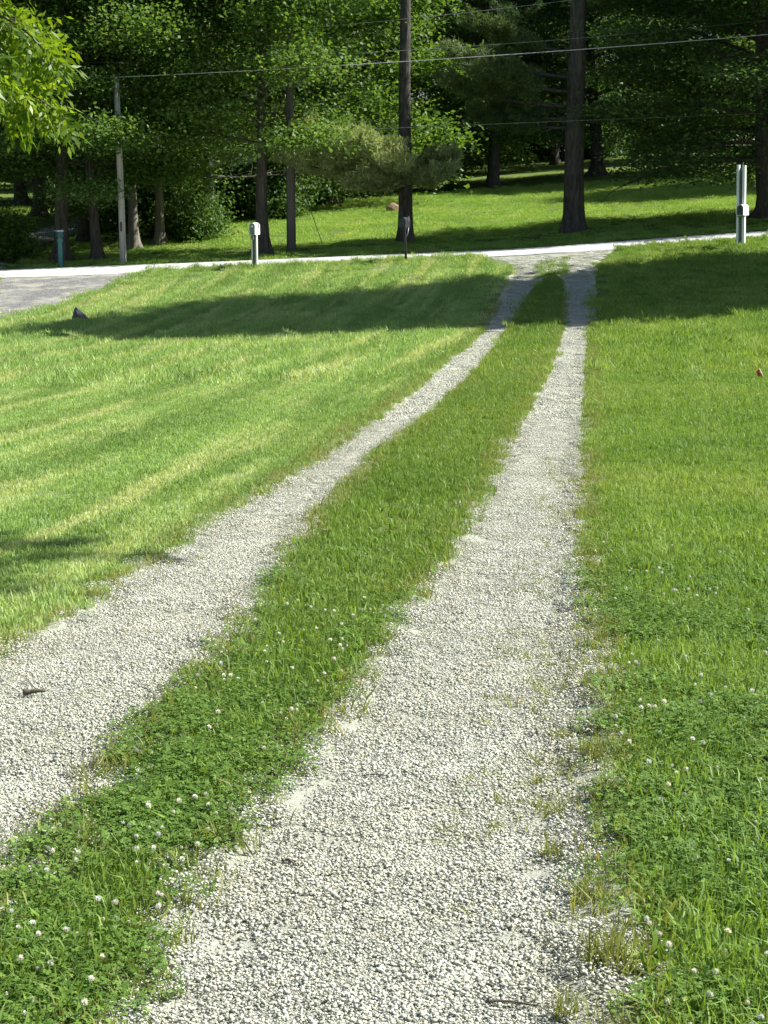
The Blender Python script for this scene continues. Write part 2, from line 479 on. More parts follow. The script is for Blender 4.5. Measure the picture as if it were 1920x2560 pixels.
cross_strip('road_shoulder', rx, lambda x: 48.62+0*x - .9*np.exp(-((x+9.5)/2.6)**2), lambda x: 54.75+0*x, M['shoulder'], .028, 10, .18, 'pale gravel shoulder of the road', 5, .05)
cross_strip('road', rx, lambda x: 48.95+0*x, lambda x: 54.35+0*x, M['road'], .045, 9, .09, 'pale sunlit road running across the view', 8)

# neighbour's drive at the left, curving from the road towards the camera's left
def ribbon(name, pts, mat, lift, label, n=60, nx=10, jit=.08, seed=2):
    pts = np.array(pts, float)                     # (t, xl, yl, xr, yr)
    t = pts[:, 0]; q = np.linspace(t[0], t[-1], n)
    C = [pchip(t, pts[:, k])(q) for k in range(1, 5)]
    L = np.stack(C[:2], 1); Rr = np.stack(C[2:], 1)
    L = L + ((fbm(q*9, q*0, seed) - .5) * 2 * jit)[:, None] * (L - Rr) / np.linalg.norm(L - Rr, axis=1)[:, None]
    Rr = Rr + ((fbm(q*9, q*0+6, seed+1) - .5) * 2 * jit)[:, None] * (Rr - L) / np.linalg.norm(L - Rr, axis=1)[:, None]
    s = np.linspace(0, 1, nx)
    XY = L[:, None, :] + (Rr - L)[:, None, :] * s[None, :, None]
    X = XY[..., 0]; Y = XY[..., 1]
    Z = G(X.ravel(), Y.ravel()).reshape(X.shape) + lift
    Z[:, 0] -= .03; Z[:, -1] -= .03
    V = np.stack([X.ravel(), Y.ravel(), Z.ravel()], 1)
    return tag(link(name, make_mesh(name, V, grid_faces(n, nx), mat, smooth=True)), label, None, None, 'structure')
ribbon('side_driveway', [(0,-11.2,48.3,-6.9,48.2), (.2,-10.75,46.6,-7.45,46.3), (.45,-10.9,44.6,-8.05,43.4), (.75,-12.4,41.0,-9.1,40.0), (1,-15.5,36.5,-12.2,35.0)], M['asphalt'], .024, 'worn grey driveway meeting the road at the left', seed=4)
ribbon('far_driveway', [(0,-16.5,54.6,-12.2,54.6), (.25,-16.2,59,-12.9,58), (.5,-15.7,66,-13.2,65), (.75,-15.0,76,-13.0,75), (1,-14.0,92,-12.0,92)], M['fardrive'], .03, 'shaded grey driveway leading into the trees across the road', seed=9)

# ---------------------------------------------------------------- ground cover: grass, clover, gravel chips (instanced, uncountable)
rng = np.random.default_rng(7)

def blades(n, rad, hmin, hmax, wid, seed, seg=2, lean=.5, bias=0.0):
    r = np.random.default_rng(seed)
    a = r.uniform(0, 2*PI, n); q = rad * np.sqrt(r.uniform(0, 1, n))
    bx, by = q*np.cos(a), q*np.sin(a)
    h = r.uniform(hmin, hmax, n) * (.75 + .5 * r.uniform(0, 1, n))
    d = r.uniform(0, 2*PI, n); ln = h * np.minimum(np.abs(r.normal(0, lean, n)), 1.25)
    dx, dy = np.cos(d)*ln, np.sin(d)*ln
    f = r.uniform(0, 2*PI, n); wx, wy = np.cos(f)*wid*.5, np.sin(f)*wid*.5
    w = r.uniform(.7, 1.3, n); wx *= w; wy *= w
    tint = r.beta(2.2, 2.2, n)
    z0 = np.full(n, -.012)
    if seg == 2:
        V = np.stack([np.stack([bx-wx, by-wy, z0], 1), np.stack([bx+wx, by+wy, z0], 1),
                      np.stack([bx+dx*.35-wx*.8, by+dy*.35-wy*.8, h*.6], 1), np.stack([bx+dx*.35+wx*.8, by+dy*.35+wy*.8, h*.6], 1),
                      np.stack([bx+dx, by+dy, h*np.clip(1 - .25*ln/h, .4, 1)], 1)], 1).reshape(-1, 3)
        i = np.arange(n)*5
        F = [np.stack([i, i+1, i+3, i+2], 1), np.stack([i+2, i+3, i+4], 1)]
        return V, F, np.repeat(tint, 5)
    V = np.stack([np.stack([bx-wx, by-wy, z0], 1), np.stack([bx+wx, by+wy, z0], 1), np.stack([bx+dx, by+dy, h], 1)], 1).reshape(-1, 3)
    i = np.arange(n)*3
    return V, [np.stack([i, i+1, i+2], 1)], np.repeat(tint, 3)

def clover_patch(n, rad, seed, hm=.040):
    r = np.random.default_rng(seed)
    Vs, Fs, Ts = [], [], []
    base = 0
    for k in range(n):
        a = r.uniform(0, 2*PI); q = rad*math.sqrt(r.uniform())
        c = np.array([q*math.cos(a), q*math.sin(a), hm*r.uniform(.45, 1.15)])
        s = r.uniform(.0040, .0075); rot = r.uniform(0, 2*PI); t = np.clip(r.normal(.45, .22), 0, 1)
        tl = r.normal(0, .25, 2)
        for j in range(3):
            an = rot + j*2*PI/3
            u = np.array([math.cos(an), math.sin(an), 0]); v = np.array([-u[1], u[0], 0])
            pts = [c, c+u*s*.55-v*s*.5, c+u*s*1.15-v*s*.38, c+u*s*1.05, c+u*s*1.15+v*s*.38, c+u*s*.55+v*s*.5]
            pts = [p + np.array([0, 0, (p[0]-c[0])*tl[0] + (p[1]-c[1])*tl[1]]) for p in pts]
            Vs += pts
            Fs += [(base, base+1, base+2, base+3), (base, base+3, base+4, base+5)]
            Ts += [t]*6; base += 6
    return np.array(Vs), [np.array(Fs)], np.array(Ts)

ICO_V, ICO_F = None, None
def ico():
    global ICO_V, ICO_F
    if ICO_V is None:
        bm = bmesh.new(); bmesh.ops.create_icosphere(bm, subdivisions=1, radius=1.0)
        bm.verts.ensure_lookup_table()
        ICO_V = np.array([v.co[:] for v in bm.verts]); ICO_F = np.array([[v.index for v in f.verts] for f in bm.faces]); bm.free()
    return ICO_V, ICO_F

def stone_patch(n, rad, rmin, rmax, seed):
    r = np.random.default_rng(seed)
    v, f = ico()
    Vs, Fs, Ts = [], [], []
    for k in range(n):
        a = r.uniform(0, 2*PI); q = rad*math.sqrt(r.uniform())
        s = rmin + (rmax-rmin)*r.uniform()**2.8
        p = v * (1 + r.normal(0, .28, (len(v), 1))) * np.array([r.uniform(.8, 1.4), r.uniform(.65, 1.05), r.uniform(.32, .7)]) * s
        e = r.uniform(0, 2*PI); ca, sa = math.cos(e), math.sin(e)
        tx = r.normal(0, .35); 
        p = np.stack([p[:,0]*ca-p[:,1]*sa, p[:,0]*sa+p[:,1]*ca, p[:,2]+p[:,0]*tx*.5], 1)
        p += np.array([q*math.cos(a), q*math.sin(a), s*r.uniform(.05, .45)])
        Vs.append(p); Fs.append(f+len(v)*k); Ts.append(np.full(len(v), r.uniform()))
    return np.concatenate(Vs), [np.concatenate(Fs)], np.concatenate(Ts)

def merge(parts):
    Vs, F3, F4, Ts, o = [], [], [], [], 0
    for V, F, t in parts:
        Vs.append(V); Ts.append(t)
        for f in F: (F3 if f.shape[1] == 3 else F4).append(f + o)
        o += len(V)
    F = []
    if F4: F.append(np.concatenate(F4))
    if F3: F.append(np.concatenate(F3))
    return np.concatenate(Vs), F, np.concatenate(Ts)

def scatter(name, pts, scl, protos, label, tilt=.12):
    n = len(pts)
    me = bpy.data.meshes.new(name)
    me.vertices.add(n); me.vertices.foreach_set('co', np.asarray(pts, np.float32).ravel())
    rot = np.stack([rng.normal(0, tilt, n), rng.normal(0, tilt, n), rng.uniform(0, 2*PI, n)], 1).astype(np.float32)
    a = me.attributes.new('rot', 'FLOAT_VECTOR', 'POINT'); a.data.foreach_set('vector', rot.ravel())
    if 'grass' in name:
        scl = np.asarray(scl)*(.62 + .8*fbm(pts[:, 0]*1.1, pts[:, 1]*1.1, 71))
    a = me.attributes.new('scl', 'FLOAT', 'POINT'); a.data.foreach_set('value', np.asarray(scl, np.float32))
    a = me.attributes.new('idx', 'INT', 'POINT'); a.data.foreach_set('value', rng.integers(0, len(protos), n).astype(np.int32))
    for p in protos: 
        if p.materials[0].name not in [m.name for m in me.materials]: me.materials.append(p.materials[0])
    ng = bpy.data.node_groups.new(name + '_scatter', 'GeometryNodeTree')
    ng.interface.new_socket('Geometry', in_out='INPUT', socket_type='NodeSocketGeometry')
    ng.interface.new_socket('Geometry', in_out='OUTPUT', socket_type='NodeSocketGeometry')
    nn = ng.nodes
    gi = nn.new('NodeGroupInput'); go = nn.new('NodeGroupOutput')
    iop = nn.new('GeometryNodeInstanceOnPoints'); iop.inputs['Pick Instance'].default_value = True
    jn = nn.new('GeometryNodeJoinGeometry')
    for k, p in enumerate(protos):
        ob = bpy.data.objects.new(p.name, p)
        oi = nn.new('GeometryNodeObjectInfo'); oi.inputs['Object'].default_value = ob; oi.inputs['As Instance'].default_value = False
        g2 = nn.new('GeometryNodeGeometryToInstance')
        ng.links.new(oi.outputs['Geometry'], g2.inputs[0]); ng.links.new(g2.outputs[0], jn.inputs[0])
    ng.links.new(jn.outputs[0], iop.inputs['Instance'])
    ng.links.new(gi.outputs[0], iop.inputs['Points'])
    def attr(nm, dt):
        x = nn.new('GeometryNodeInputNamedAttribute'); x.data_type = dt; x.inputs['Name'].default_value = nm
        return x.outputs['Attribute']
    ng.links.new(attr('idx', 'INT'), iop.inputs['Instance Index'])
    er = nn.new('FunctionNodeEulerToRotation'); ng.links.new(attr('rot', 'FLOAT_VECTOR'), er.inputs[0])
    ng.links.new(er.outputs[0], iop.inputs['Rotation'])
    ng.links.new(attr('scl', 'FLOAT'), iop.inputs['Scale'])
    ng.links.new(iop.outputs[0], go.inputs[0])
    o = link(name, me)
    md = o.modifiers.new('scatter', 'NODES'); md.node_group = ng
    return tag(o, label, None, None, 'stuff')

def sample(y0, y1, dens, margin=1.5):
    """even random points on the ground in a wedge a little wider than the view"""
    wmax = .235*y1 + margin
    n = int(2*wmax*(y1-y0)*dens)
    X = rng.uniform(-wmax, wmax, n); Y = rng.uniform(y0, y1, n)
    k = np.abs(X) < .235*Y + margin
    return X[k], Y[k]

def protos(name, k, fn, mat):
    out = []
    for i in range(k):
        V, F, t = fn(i); out.append(make_mesh(name, V, F, mat, t))
    return out

# lush lawn right of the drive and clumps
p_lush = protos('lush_clump', 5, lambda i: blades(50, .085, .025, .062, .0044, 100+i, 2, .8), M['blade_right'])
p_lush2 = protos('lush_clump_mid', 4, lambda i: blades(260, .17, .022, .055, .0042, 120+i, 2, .8), M['blade_right'])
p_mown = protos('mown_clump', 5, lambda i: blades(170, .13, .013, .031, .004, 140+i, 2, .8), M['blade_mown'])
p_strip = protos('strip_clump', 5, lambda i: blades(52, .085, .02, .05, .0045, 160+i, 2, .8), M['blade_strip'])
p_far = protos('far_clump', 4, lambda i: blades(260, .42, .03, .07, .013, 180+i, 1, .8), M['blade_mown'])
p_far2 = protos('far_clump_lush', 4, lambda i: blades(260, .42, .035, .08, .013, 190+i, 1, .8), M['blade_right'])
p_far3 = protos('far_lawn_clump', 4, lambda i: blades(260, .42, .02, .05, .013, 196+i, 1, 1.0), M['blade_far'])
p_clover = protos('clover_patch', 5, lambda i: clover_patch(80, .085, 200+i), M['clover'])
p_weed = protos('dry_tuft', 6, lambda i: blades(16, .03, .02, .055, .0028, 220+i, 2, 1.1), M['blade_dry'])
p_plant = protos('broad_leaf_weed', 4, lambda i: blades(5, .012, .03, .06, .013, 240+i, 2, .9), M['plantain'])
p_stone = protos('stone_patch', 6, lambda i: stone_patch(430, .105, .0014, .0060, 260+i), M['stone'])
p_stone2 = protos('stone_patch_far', 4, lambda i: stone_patch(200, .17, .004, .011, 270+i), M['stone'])

def put(X, Y, dz=0.0): return np.stack([X, Y, G(X, Y) + dz], 1)

def not_road(X, Y):
    k = (Y < 48.5) | (Y > 54.9)
    # keep grass off the neighbour's drive
    side = (Y > 34) & (Y < 48.6) & (X > np.interp(Y, [35,40,43.4,46.3,48.2], [-15.5,-12.4,-10.9,-10.75,-11.2])+.1) & (X < np.interp(Y, [35,40,43.4,46.3,48.2], [-12.2,-9.1,-8.05,-7.45,-6.9])-.1)
    far = (Y > 54) & (X < -12.4) & (X > -16.4)
    return k & ~side & ~far

def ragged(X, Y, amp=.10, seed=50):
    return (fbm(X*6, Y*6, seed) - .5) * 2 * amp + (fbm(X*1.8, Y*1.8, seed+3) - .5) * .6 * amp

# near zone 2.2 - 9 m
X, Y = sample(2.2, 9.2, 420, .8)
rel = X - XDR(Y); tr = track_in(X, Y) + ragged(X, Y)
right = rel > 0; strip_ = (rel < -.3) & (rel > -1.6); left = rel < -1.6
cl = fbm(X*1.7, Y*1.7, 61)
k = (tr < 0) & right
pick = rng.uniform(0, 1, len(X))
clz = np.clip((9.5 - Y)/4, 0, 1)
isclov = k & (pick < np.clip((cl - .36)*2.6, 0, .55) * clz)
edge = np.clip(-tr/.18, .45, 1)
kg = k & (~isclov | (rng.uniform(0, 1, len(X)) < .45))
scatter('lawn_grass', put(X[kg], Y[kg]), (edge*rng.uniform(.75, 1.35, len(X)))[kg], p_lush, 'lush green grass right of the drive')
scatter('clover', put(X[isclov], Y[isclov]), rng.uniform(.8, 1.3, isclov.sum()), p_clover, 'dark green clover leaves among the grass right of the drive')
k = (tr < 0) & strip_
isclov = k & (pick < np.clip(.25 + (cl - .40)*2.6, .08, .62) * np.clip((10 - Y)/4, 0, 1))
kg = k & (~isclov | (rng.uniform(0, 1, len(X)) < .5))
scatter('strip_grass', put(X[kg], Y[kg]), (edge*rng.uniform(.8, 1.4, len(X)))[kg], p_strip, 'short grass on the strip between the wheel tracks')
scatter('strip_clover', put(X[isclov], Y[isclov]), rng.uniform(.75, 1.2, isclov.sum()), p_clover, 'dense clover on the strip between the wheel tracks')
k = (tr < 0) & left & (pick < .5)
scatter('left_grass', put(X[k], Y[k]), (edge*rng.uniform(.9, 1.4, len(X)))[k], p_mown, 'mown grass left of the drive, close by')
# broad leaved weeds
X2, Y2 = sample(2.4, 11, 26, .6)
t2 = track_in(X2, Y2)
k = (t2 < -.02) & (X2 - XDR(Y2) > -1.5)
scatter('broad_weeds', put(X2[k], Y2[k]), rng.uniform(.7, 1.6, k.sum()), p_plant, 'scattered broad pale leaves in the turf', .3)
# dry wisps of grass creeping onto the gravel
X2, Y2 = sample(2.2, 14, 520, .6)
t2 = track_in(X2, Y2); rel2 = X2 - XDR(Y2)
pr = np.where(rel2 > .05, np.exp(-np.clip(t2, 0, 1)/.22)*1.5, np.exp(-np.clip(t2, 0, 1)/.06)*.6) * np.clip(fbm(X2*4, Y2*2.6, 77)*3.0 - .95, 0, 1)
k = (t2 > -.10) & (rng.uniform(0, 1, len(X2)) < pr)
scatter('edge_wisps', put(X2[k], Y2[k], .004), rng.uniform(.5, 1.25, k.sum()), p_weed, 'thin dry grass wisps along the gravel edges', .3)

# middle zone 9 - 22 m
X, Y = sample(9.0, 22.5, 95, 1.2)
rel = X - XDR(Y); tr = track_in(X, Y) + ragged(X, Y, .07); edge = np.clip(-tr/.2, .35, 1)
right = rel > 0; strip_ = (rel < -.3) & (rel > -1.6); left = rel < -1.6
k = (tr < -.05) & right
scatter('lawn_grass', put(X[k], Y[k]), (edge*rng.uniform(.8, 1.3, len(X)))[k], p_lush2, 'green grass right of the drive, middle distance')
k = (tr < -.04) & left
scatter('left_grass', put(X[k], Y[k]), (edge*rng.uniform(.9, 1.4, len(X)))[k], p_mown, 'striped mown grass left of the drive')
X, Y = sample(9.0, 47, 330, .2)
rel = X - XDR(Y); tr = track_in(X, Y) + ragged(X, Y, .06); edge = np.clip(-tr/.15, .4, 1)
thin = np.clip(fbm(X*2.0, Y*.9, 58)*3.2 - .75, .18, 1)
k = (tr < -.01) & (rel < -.3) & (rel > -1.5) & (rng.uniform(0, 1, len(X)) < thin)
scatter('strip_grass', put(X[k], Y[k]), (edge*rng.uniform(.9, 1.5, len(X)))[k], p_strip, 'mown grass strip between the wheel tracks, farther off')
Xa = rng.uniform(3.9, 5.6, 900); Ya = rng.uniform(44.2, 47.8, 900); ra = Xa - XDR(Ya)
ka = (np.abs(ra + .82) < .42) & (rng.uniform(0, 1, 900) < np.clip((47.9 - Ya)/3.2, 0, 1)**1.3) & (fbm(Xa*3, Ya*3, 15) > .42)
scatter('strip_end_grass', put(Xa[ka], Ya[ka], .02), rng.uniform(.9, 1.5, ka.sum()), p_strip, 'thin grass fading out where the strip meets the road')
k = (tr < 0) & (tr > -.22) & (Y < 34)
scatter('edge_grass', put(X[k], Y[k]), rng.uniform(.7, 1.2, k.sum()), p_strip, 'ragged grass fringe beside the wheel tracks')
X, Y = sample(2.6, 40, 200, .3)
tr = track_in(X, Y)
k = (tr < .05) & (tr > -.16) & (rng.uniform(0, 1, len(X)) < np.clip(fbm(X*2, Y*.8, 44)*3 - .7, .1, 1))
scatter('dry_fringe', put(X[k], Y[k]), rng.uniform(1.0, 2.0, k.sum()), p_weed, 'tan dry grass fringe beside the wheel tracks', .3)
# far zone
X, Y = sample(22, 48.9, 13, 3)
rel = X - XDR(Y); tr = track_in(X, Y); ok = not_road(X, Y) & (tr < -.30)
k = ok & (rel < 0); scatter('far_grass', put(X[k], Y[k]), rng.uniform(.8, 1.2, k.sum()), p_far, 'mown grass near the road, left of the drive')
k = ok & (rel > 0); scatter('far_grass', put(X[k], Y[k]), rng.uniform(.8, 1.2, k.sum()), p_far2, 'grass near the road, right of the drive')
X, Y = sample(54.9, 92, 5, 3)
k = not_road(X, Y)
scatter('far_lawn_grass', put(X[k], Y[k]), rng.uniform(.9, 1.4, k.sum()), p_far3, 'lawn grass under the trees across the road')

X = rng.uniform(-6.6, 16, 700); Y = rng.uniform(48.05, 48.75, 700)
k = track_in(X, Y) < -.2
scatter('verge_grass', put(X[k], Y[k], .01), rng.uniform(.9, 1.9, k.sum()), p_lush2, 'ragged grass verge along the near edge of the road', .3)
# gravel chips
X, Y = sample(2.0, 17, 120, .5)
tr = track_in(X, Y)
relx = X - XDR(Y)
worn = np.clip((relx - .10)/.30, 0, 1)*np.clip((8.5 - Y)/3, 0, 1)*np.clip(fbm(X*3, Y*1.4, 33)*2.2 - .25, 0, 1)   # fines worn bare at the right margin
k = (tr > -.10) & (rng.uniform(0, 1, len(X)) > np.maximum(worn*.2, np.clip(-tr/.10, 0, .75)))
scatter('gravel', put(X[k], Y[k], .0172), rng.uniform(.85, 1.25, k.sum()), p_stone, 'pale limestone chips covering the wheel tracks', .02)
X, Y = sample(17, 48.8, 45, .2)
tr = track_in(X, Y)
k = tr > .04
scatter('far_gravel', put(X[k], Y[k], .016), rng.uniform(.85, 1.2, k.sum()), p_stone2, 'pale chips of the wheel tracks near the road', .02)

# ---------------------------------------------------------------- trees
def tube(pts, rad, ns=8):
    pts = np.asarray(pts, float); rad = np.asarray(rad, float); n = len(pts)
    tan = np.gradient(pts, axis=0); tan /= np.linalg.norm(tan, axis=1)[:, None] + 1e-9
    ref = np.array([1., 0, 0]) if abs(tan[0][0]) < .8 else np.array([0, 1., 0])
    u = np.cross(tan, ref); u /= np.linalg.norm(u, axis=1)[:, None] + 1e-9
    v = np.cross(tan, u)
    a = np.linspace(0, 2*PI, ns, endpoint=False)
    V = pts[:, None, :] + rad[:, None, None]*(np.cos(a)[None, :, None]*u[:, None, :] + np.sin(a)[None, :, None]*v[:, None, :])
    i = np.arange(n*ns).reshape(n, ns); j = np.roll(i, -1, 1)
    F = np.stack([i[:-1].ravel(), j[:-1].ravel(), j[1:].ravel(), i[1:].ravel()], 1)
    V = V.reshape(-1, 3)
    # end caps
    V = np.concatenate([V, pts[:1], pts[-1:]]); c0, c1 = n*ns, n*ns+1
    cap = [np.stack([np.full(ns, c0), j[0], i[0]], 1), np.stack([np.full(ns, c1), i[-1], j[-1]], 1)]
    return V, [F, np.concatenate(cap)], np.zeros(len(V))

def diamonds(C, A, Nn, Lh, Wd, tint, fold=.0):
    """leaf quads: centre base C, axis A, normal Nn"""
    A = A/ (np.linalg.norm(A, axis=1)[:, None]+1e-9)
    B = np.cross(Nn, A); B /= np.linalg.norm(B, axis=1)[:, None]+1e-9
    Nn = np.cross(A, B)
    L = Lh[:, None]; W = Wd[:, None]
    V = np.stack([C, C+A*L*.45+B*W*.5+Nn*L*fold, C+A*L, C+A*L*.45-B*W*.5+Nn*L*fold], 1).reshape(-1, 3)
    i = np.arange(len(C))*4
    return V, [np.stack([i, i+1, i+2, i+3], 1)], np.repeat(tint, 4)

def trunk_rad(z, H, r0, flare=.85):
    return r0*((1 - .82*np.clip(z/H, 0, 1)) + flare*np.exp(-np.clip(z, 0, 99)/.34))

def bent(r, start, az, el, length, curve, n=6, wob=.06):
    """a limb: starts at az/el, elevation changes by curve over its length"""
    p = np.array(start, float); out = [p.copy()]
    for i in range(n):
        e = el + curve*(i+.5)/n
        a = az + r.normal(0, wob)
        p = p + length/n*np.array([math.cos(a)*math.cos(e), math.sin(a)*math.cos(e), math.sin(e)])
        az = a; out.append(p.copy())
    return np.array(out)

def deciduous(seed, H, hb, Rad, r0, mat, bark, nleaf=26000, leaf=.17, nlimb=20, lean=0.0, sag=-.35, clus=.62, shape='round', lowbias=0, minz=1.0):
    r = np.random.default_rng(seed)
    zs = np.array([-.5, 0, .12, .3, .6, 1.1, 2, 3.5] + list(np.linspace(5, H*.86, 7)))
    wx = np.cumsum(r.normal(0, .045, len(zs)))*np.clip(zs/3, 0, 2); wy = np.cumsum(r.normal(0, .045, len(zs)))*np.clip(zs/3, 0, 2)
    tp = np.stack([wx+lean*zs, wy, zs], 1)
    tr = trunk_rad(zs, H*.9, r0)
    parts = [tube(tp, tr, 14)]
    # root flare lobes
    V = parts[0][0]; m = V[:, 2] < .35
    ang = np.arctan2(V[:, 1], V[:, 0]); V[m, :2] *= (1 + .24*np.cos(ang*5+seed)*np.clip(1-V[:, 2]/.4, 0, 1))[m, None]
    ends = []
    for k in range(nlimb):
        f = (k+.5)/nlimb
        h = hb + (H*.84-hb)*f**(1.0+lowbias)
        c = np.array([np.interp(h, zs, tp[:, 0]), np.interp(h, zs, tp[:, 1]), h])
        if shape == 'round': env = Rad*math.sqrt(max(.12, 1-((f-.34)/.72)**2))
        elif shape == 'spindle': env = Rad*np.interp(f, [0, .22, .42, .8, 1], [.50, .92, 1.0, .88, .55])
        else: env = Rad*(1.08-f*.85)
        ln = env*r.uniform(.8, 1.08)
        az = k*2.39996 + r.normal(0, .25)
        el = R(8 + 52*f) + r.normal(0, .1)
        lm = bent(r, c, az, el, ln, sag*(1-f) + .15*f, 7)
        rr = np.interp(h, zs, tr)*.42
        parts.append(tube(lm, np.linspace(rr, .02, len(lm)), 6))
        nsub = 7
        for j in range(nsub):
            t = .28 + .72*(j+.5)/nsub
            b = lm[0]*0
            for ax in range(3): b[ax] = np.interp(t*7, np.arange(8), lm[:, ax])
            sl = ln*(.42 - .22*t)*r.uniform(.8, 1.25)
            sb = bent(r, b, az + (1 if j % 2 else -1)*r.uniform(.5, 1.25), el*.4 + r.normal(.05, .25), sl, sag*.8, 4)
            parts.append(tube(sb, np.linspace(max(.012, rr*.28*(1-t*.6)), .007, len(sb)), 4))
            for q in (2, 3, 4): ends.append(sb[q])
        ends.append(lm[-1]); ends.append(lm[-2])
    ends.append(tp[-1]); ends.append(tp[-1]+np.array([0, 0, .6]))
    ends = np.array(ends); ends = ends[ends[:, 2] > minz]
    per = max(4, int(nleaf/len(ends)))
    C = np.repeat(ends, per, 0)
    ct = np.repeat(np.clip(r.normal(.45, .16, len(ends)), 0, 1), per)
    nC = len(C)
    off = r.normal(0, 1, (nC, 3))*np.array([clus, clus, clus*.42])
    C = C + off; C[:, 2] -= .12*np.hypot(off[:, 0], off[:, 1])
    A = r.normal(0, 1, (nC, 3))*np.array([1, 1, .35]) + np.array([0, 0, -.45])
    ctl = np.repeat(r.normal(0, .4, (len(ends), 3)), per, 0)            # each spray of leaves leans its own way
    Nn = r.normal(0, .34, (nC, 3)) + ctl + np.array([0, 0, 1.0])
    Lh = leaf*r.uniform(.65, 1.25, nC)
    tint = np.clip(ct + r.normal(0, .18, nC), 0, 1)
    LV = diamonds(C, A, Nn, Lh, Lh*.78, tint)
    tV = merge(parts)
    return make_mesh('trunk', tV[0], tV[1], bark, smooth=True), make_mesh('crown', LV[0], LV[1], mat, LV[2])

def pine(seed, H, hb, Rad, r0, mat, bark, sprays=5200, lean=0.0, low=None, extra=(), start=0):
    r = np.random.default_rng(seed)
    zs = np.array([-.5, 0, .12, .3, .6, 1.1, 2, 3.5] + list(np.linspace(5, H, 8)))
    wx = np.cumsum(r.normal(0, .02, len(zs)))*np.clip(zs/3, 0, 2); wy = np.cumsum(r.normal(0, .02, len(zs)))*np.clip(zs/3, 0, 2)
    tp = np.stack([wx+lean*zs, wy, zs], 1); tr = trunk_rad(zs, H, r0, .5)
    parts = [tube(tp, tr, 14)]
    tips = []; dirs = []; tl = []
    h = hb; k = 0
    h = max(h, start)
    while h < H*.97:
        f = (h-hb)/(H-hb)
        nb = 5
        for j in range(nb):
            az = k*.9 + j*2*PI/nb + r.normal(0, .2)
            ln = Rad*(1.0-f**1.3)*r.uniform(.65, 1.1) + .5
            if low and h < hb+1.3: ln *= low
            c = np.array([np.interp(h, zs, tp[:, 0]), np.interp(h, zs, tp[:, 1]), h+r.normal(0, .12)])
            lm = bent(r, c, az, R(-4+34*f)+r.normal(0, .08), ln, .28, 7, .05)
            rr = min(np.interp(h, zs, tr)*.3, .07)
            parts.append(tube(lm, np.linspace(rr, .012, len(lm)), 5))
            dead = (h < hb+.9 and r.uniform() < .3)
            for q in range(11):
                t = .22+.78*(q+.5)/11
                b = np.array([np.interp(t*7, np.arange(8), lm[:, a]) for a in range(3)])
                sl = ln*(.36-.2*t)*r.uniform(.7, 1.2)
                sa = az + (1 if q % 2 else -1)*r.uniform(.5, 1.1)
                sb = bent(r, b, sa, r.normal(.12, .12), sl, .25, 3)
                parts.append(tube(sb, np.linspace(.012, .005, 4), 3))
                if dead: continue
                for z in (1, 2, 3):
                    tips.append(sb[z]); dirs.append(sb[z]-sb[z-1]); tl.append(np.clip(.42+.25*r.normal(), 0, 1))
            if not dead:
                tips.append(lm[-1]); dirs.append(lm[-1]-lm[-2]); tl.append(.7)
        h += .85 + .25*r.uniform(); k += 1
    for (eh, eaz, eel, eln) in extra:                  # long dense lower boughs
        c = np.array([np.interp(eh, zs, tp[:, 0]), np.interp(eh, zs, tp[:, 1]), eh])
        lm = bent(r, c, eaz, eel, eln, .3, 7, .04)
        parts.append(tube(lm, np.linspace(.07, .015, 8), 6))
        for q in range(22):
            t = .3+.7*(q+.5)/22
            b = np.array([np.interp(t*7, np.arange(8), lm[:, a]) for a in range(3)])
            sb = bent(r, b, eaz + (1 if q % 2 else -1)*r.uniform(.4, 1.2), r.normal(.2, .15), eln*(.34-.2*t)*r.uniform(.8, 1.2), .3, 4)
            parts.append(tube(sb, np.linspace(.014, .005, 5), 3))
            for z in (1, 2, 3, 4):
                for _ in range(2):
                    tips.append(sb[z]+r.normal(0, .1, 3)); dirs.append(sb[z]-sb[z-1]+np.array([0, 0, .05])); tl.append(np.clip(.85+.15*r.normal(), 0, 1))  # lighter tint puts sun on these boughs into the colour
    tips = np.array(tips); dirs = np.array(dirs); dirs /= np.linalg.norm(dirs, axis=1)[:, None]; tl = np.array(tl)
    per = max(6, int(sprays*10/len(tips)))
    C = np.repeat(tips, per, 0); n = len(C)
    C = C + r.normal(0, 1, (n, 3))*np.array([.085, .085, .05])
    A = np.repeat(dirs, per, 0)*.7 + r.normal(0, .6, (n, 3)) + np.array([0, 0, .3])
    Nn = r.normal(0, 1, (n, 3))
    Lh = r.uniform(.14, .26, n)
    tint = np.clip(np.repeat(tl, per)+r.normal(0, .15, n), 0, 1)
    LV = diamonds(C, A, Nn, Lh, np.full(n, .028), tint)
    tV = merge(parts)
    return make_mesh('trunk', tV[0], tV[1], bark, smooth=True), make_mesh('crown', LV[0], LV[1], mat, LV[2])

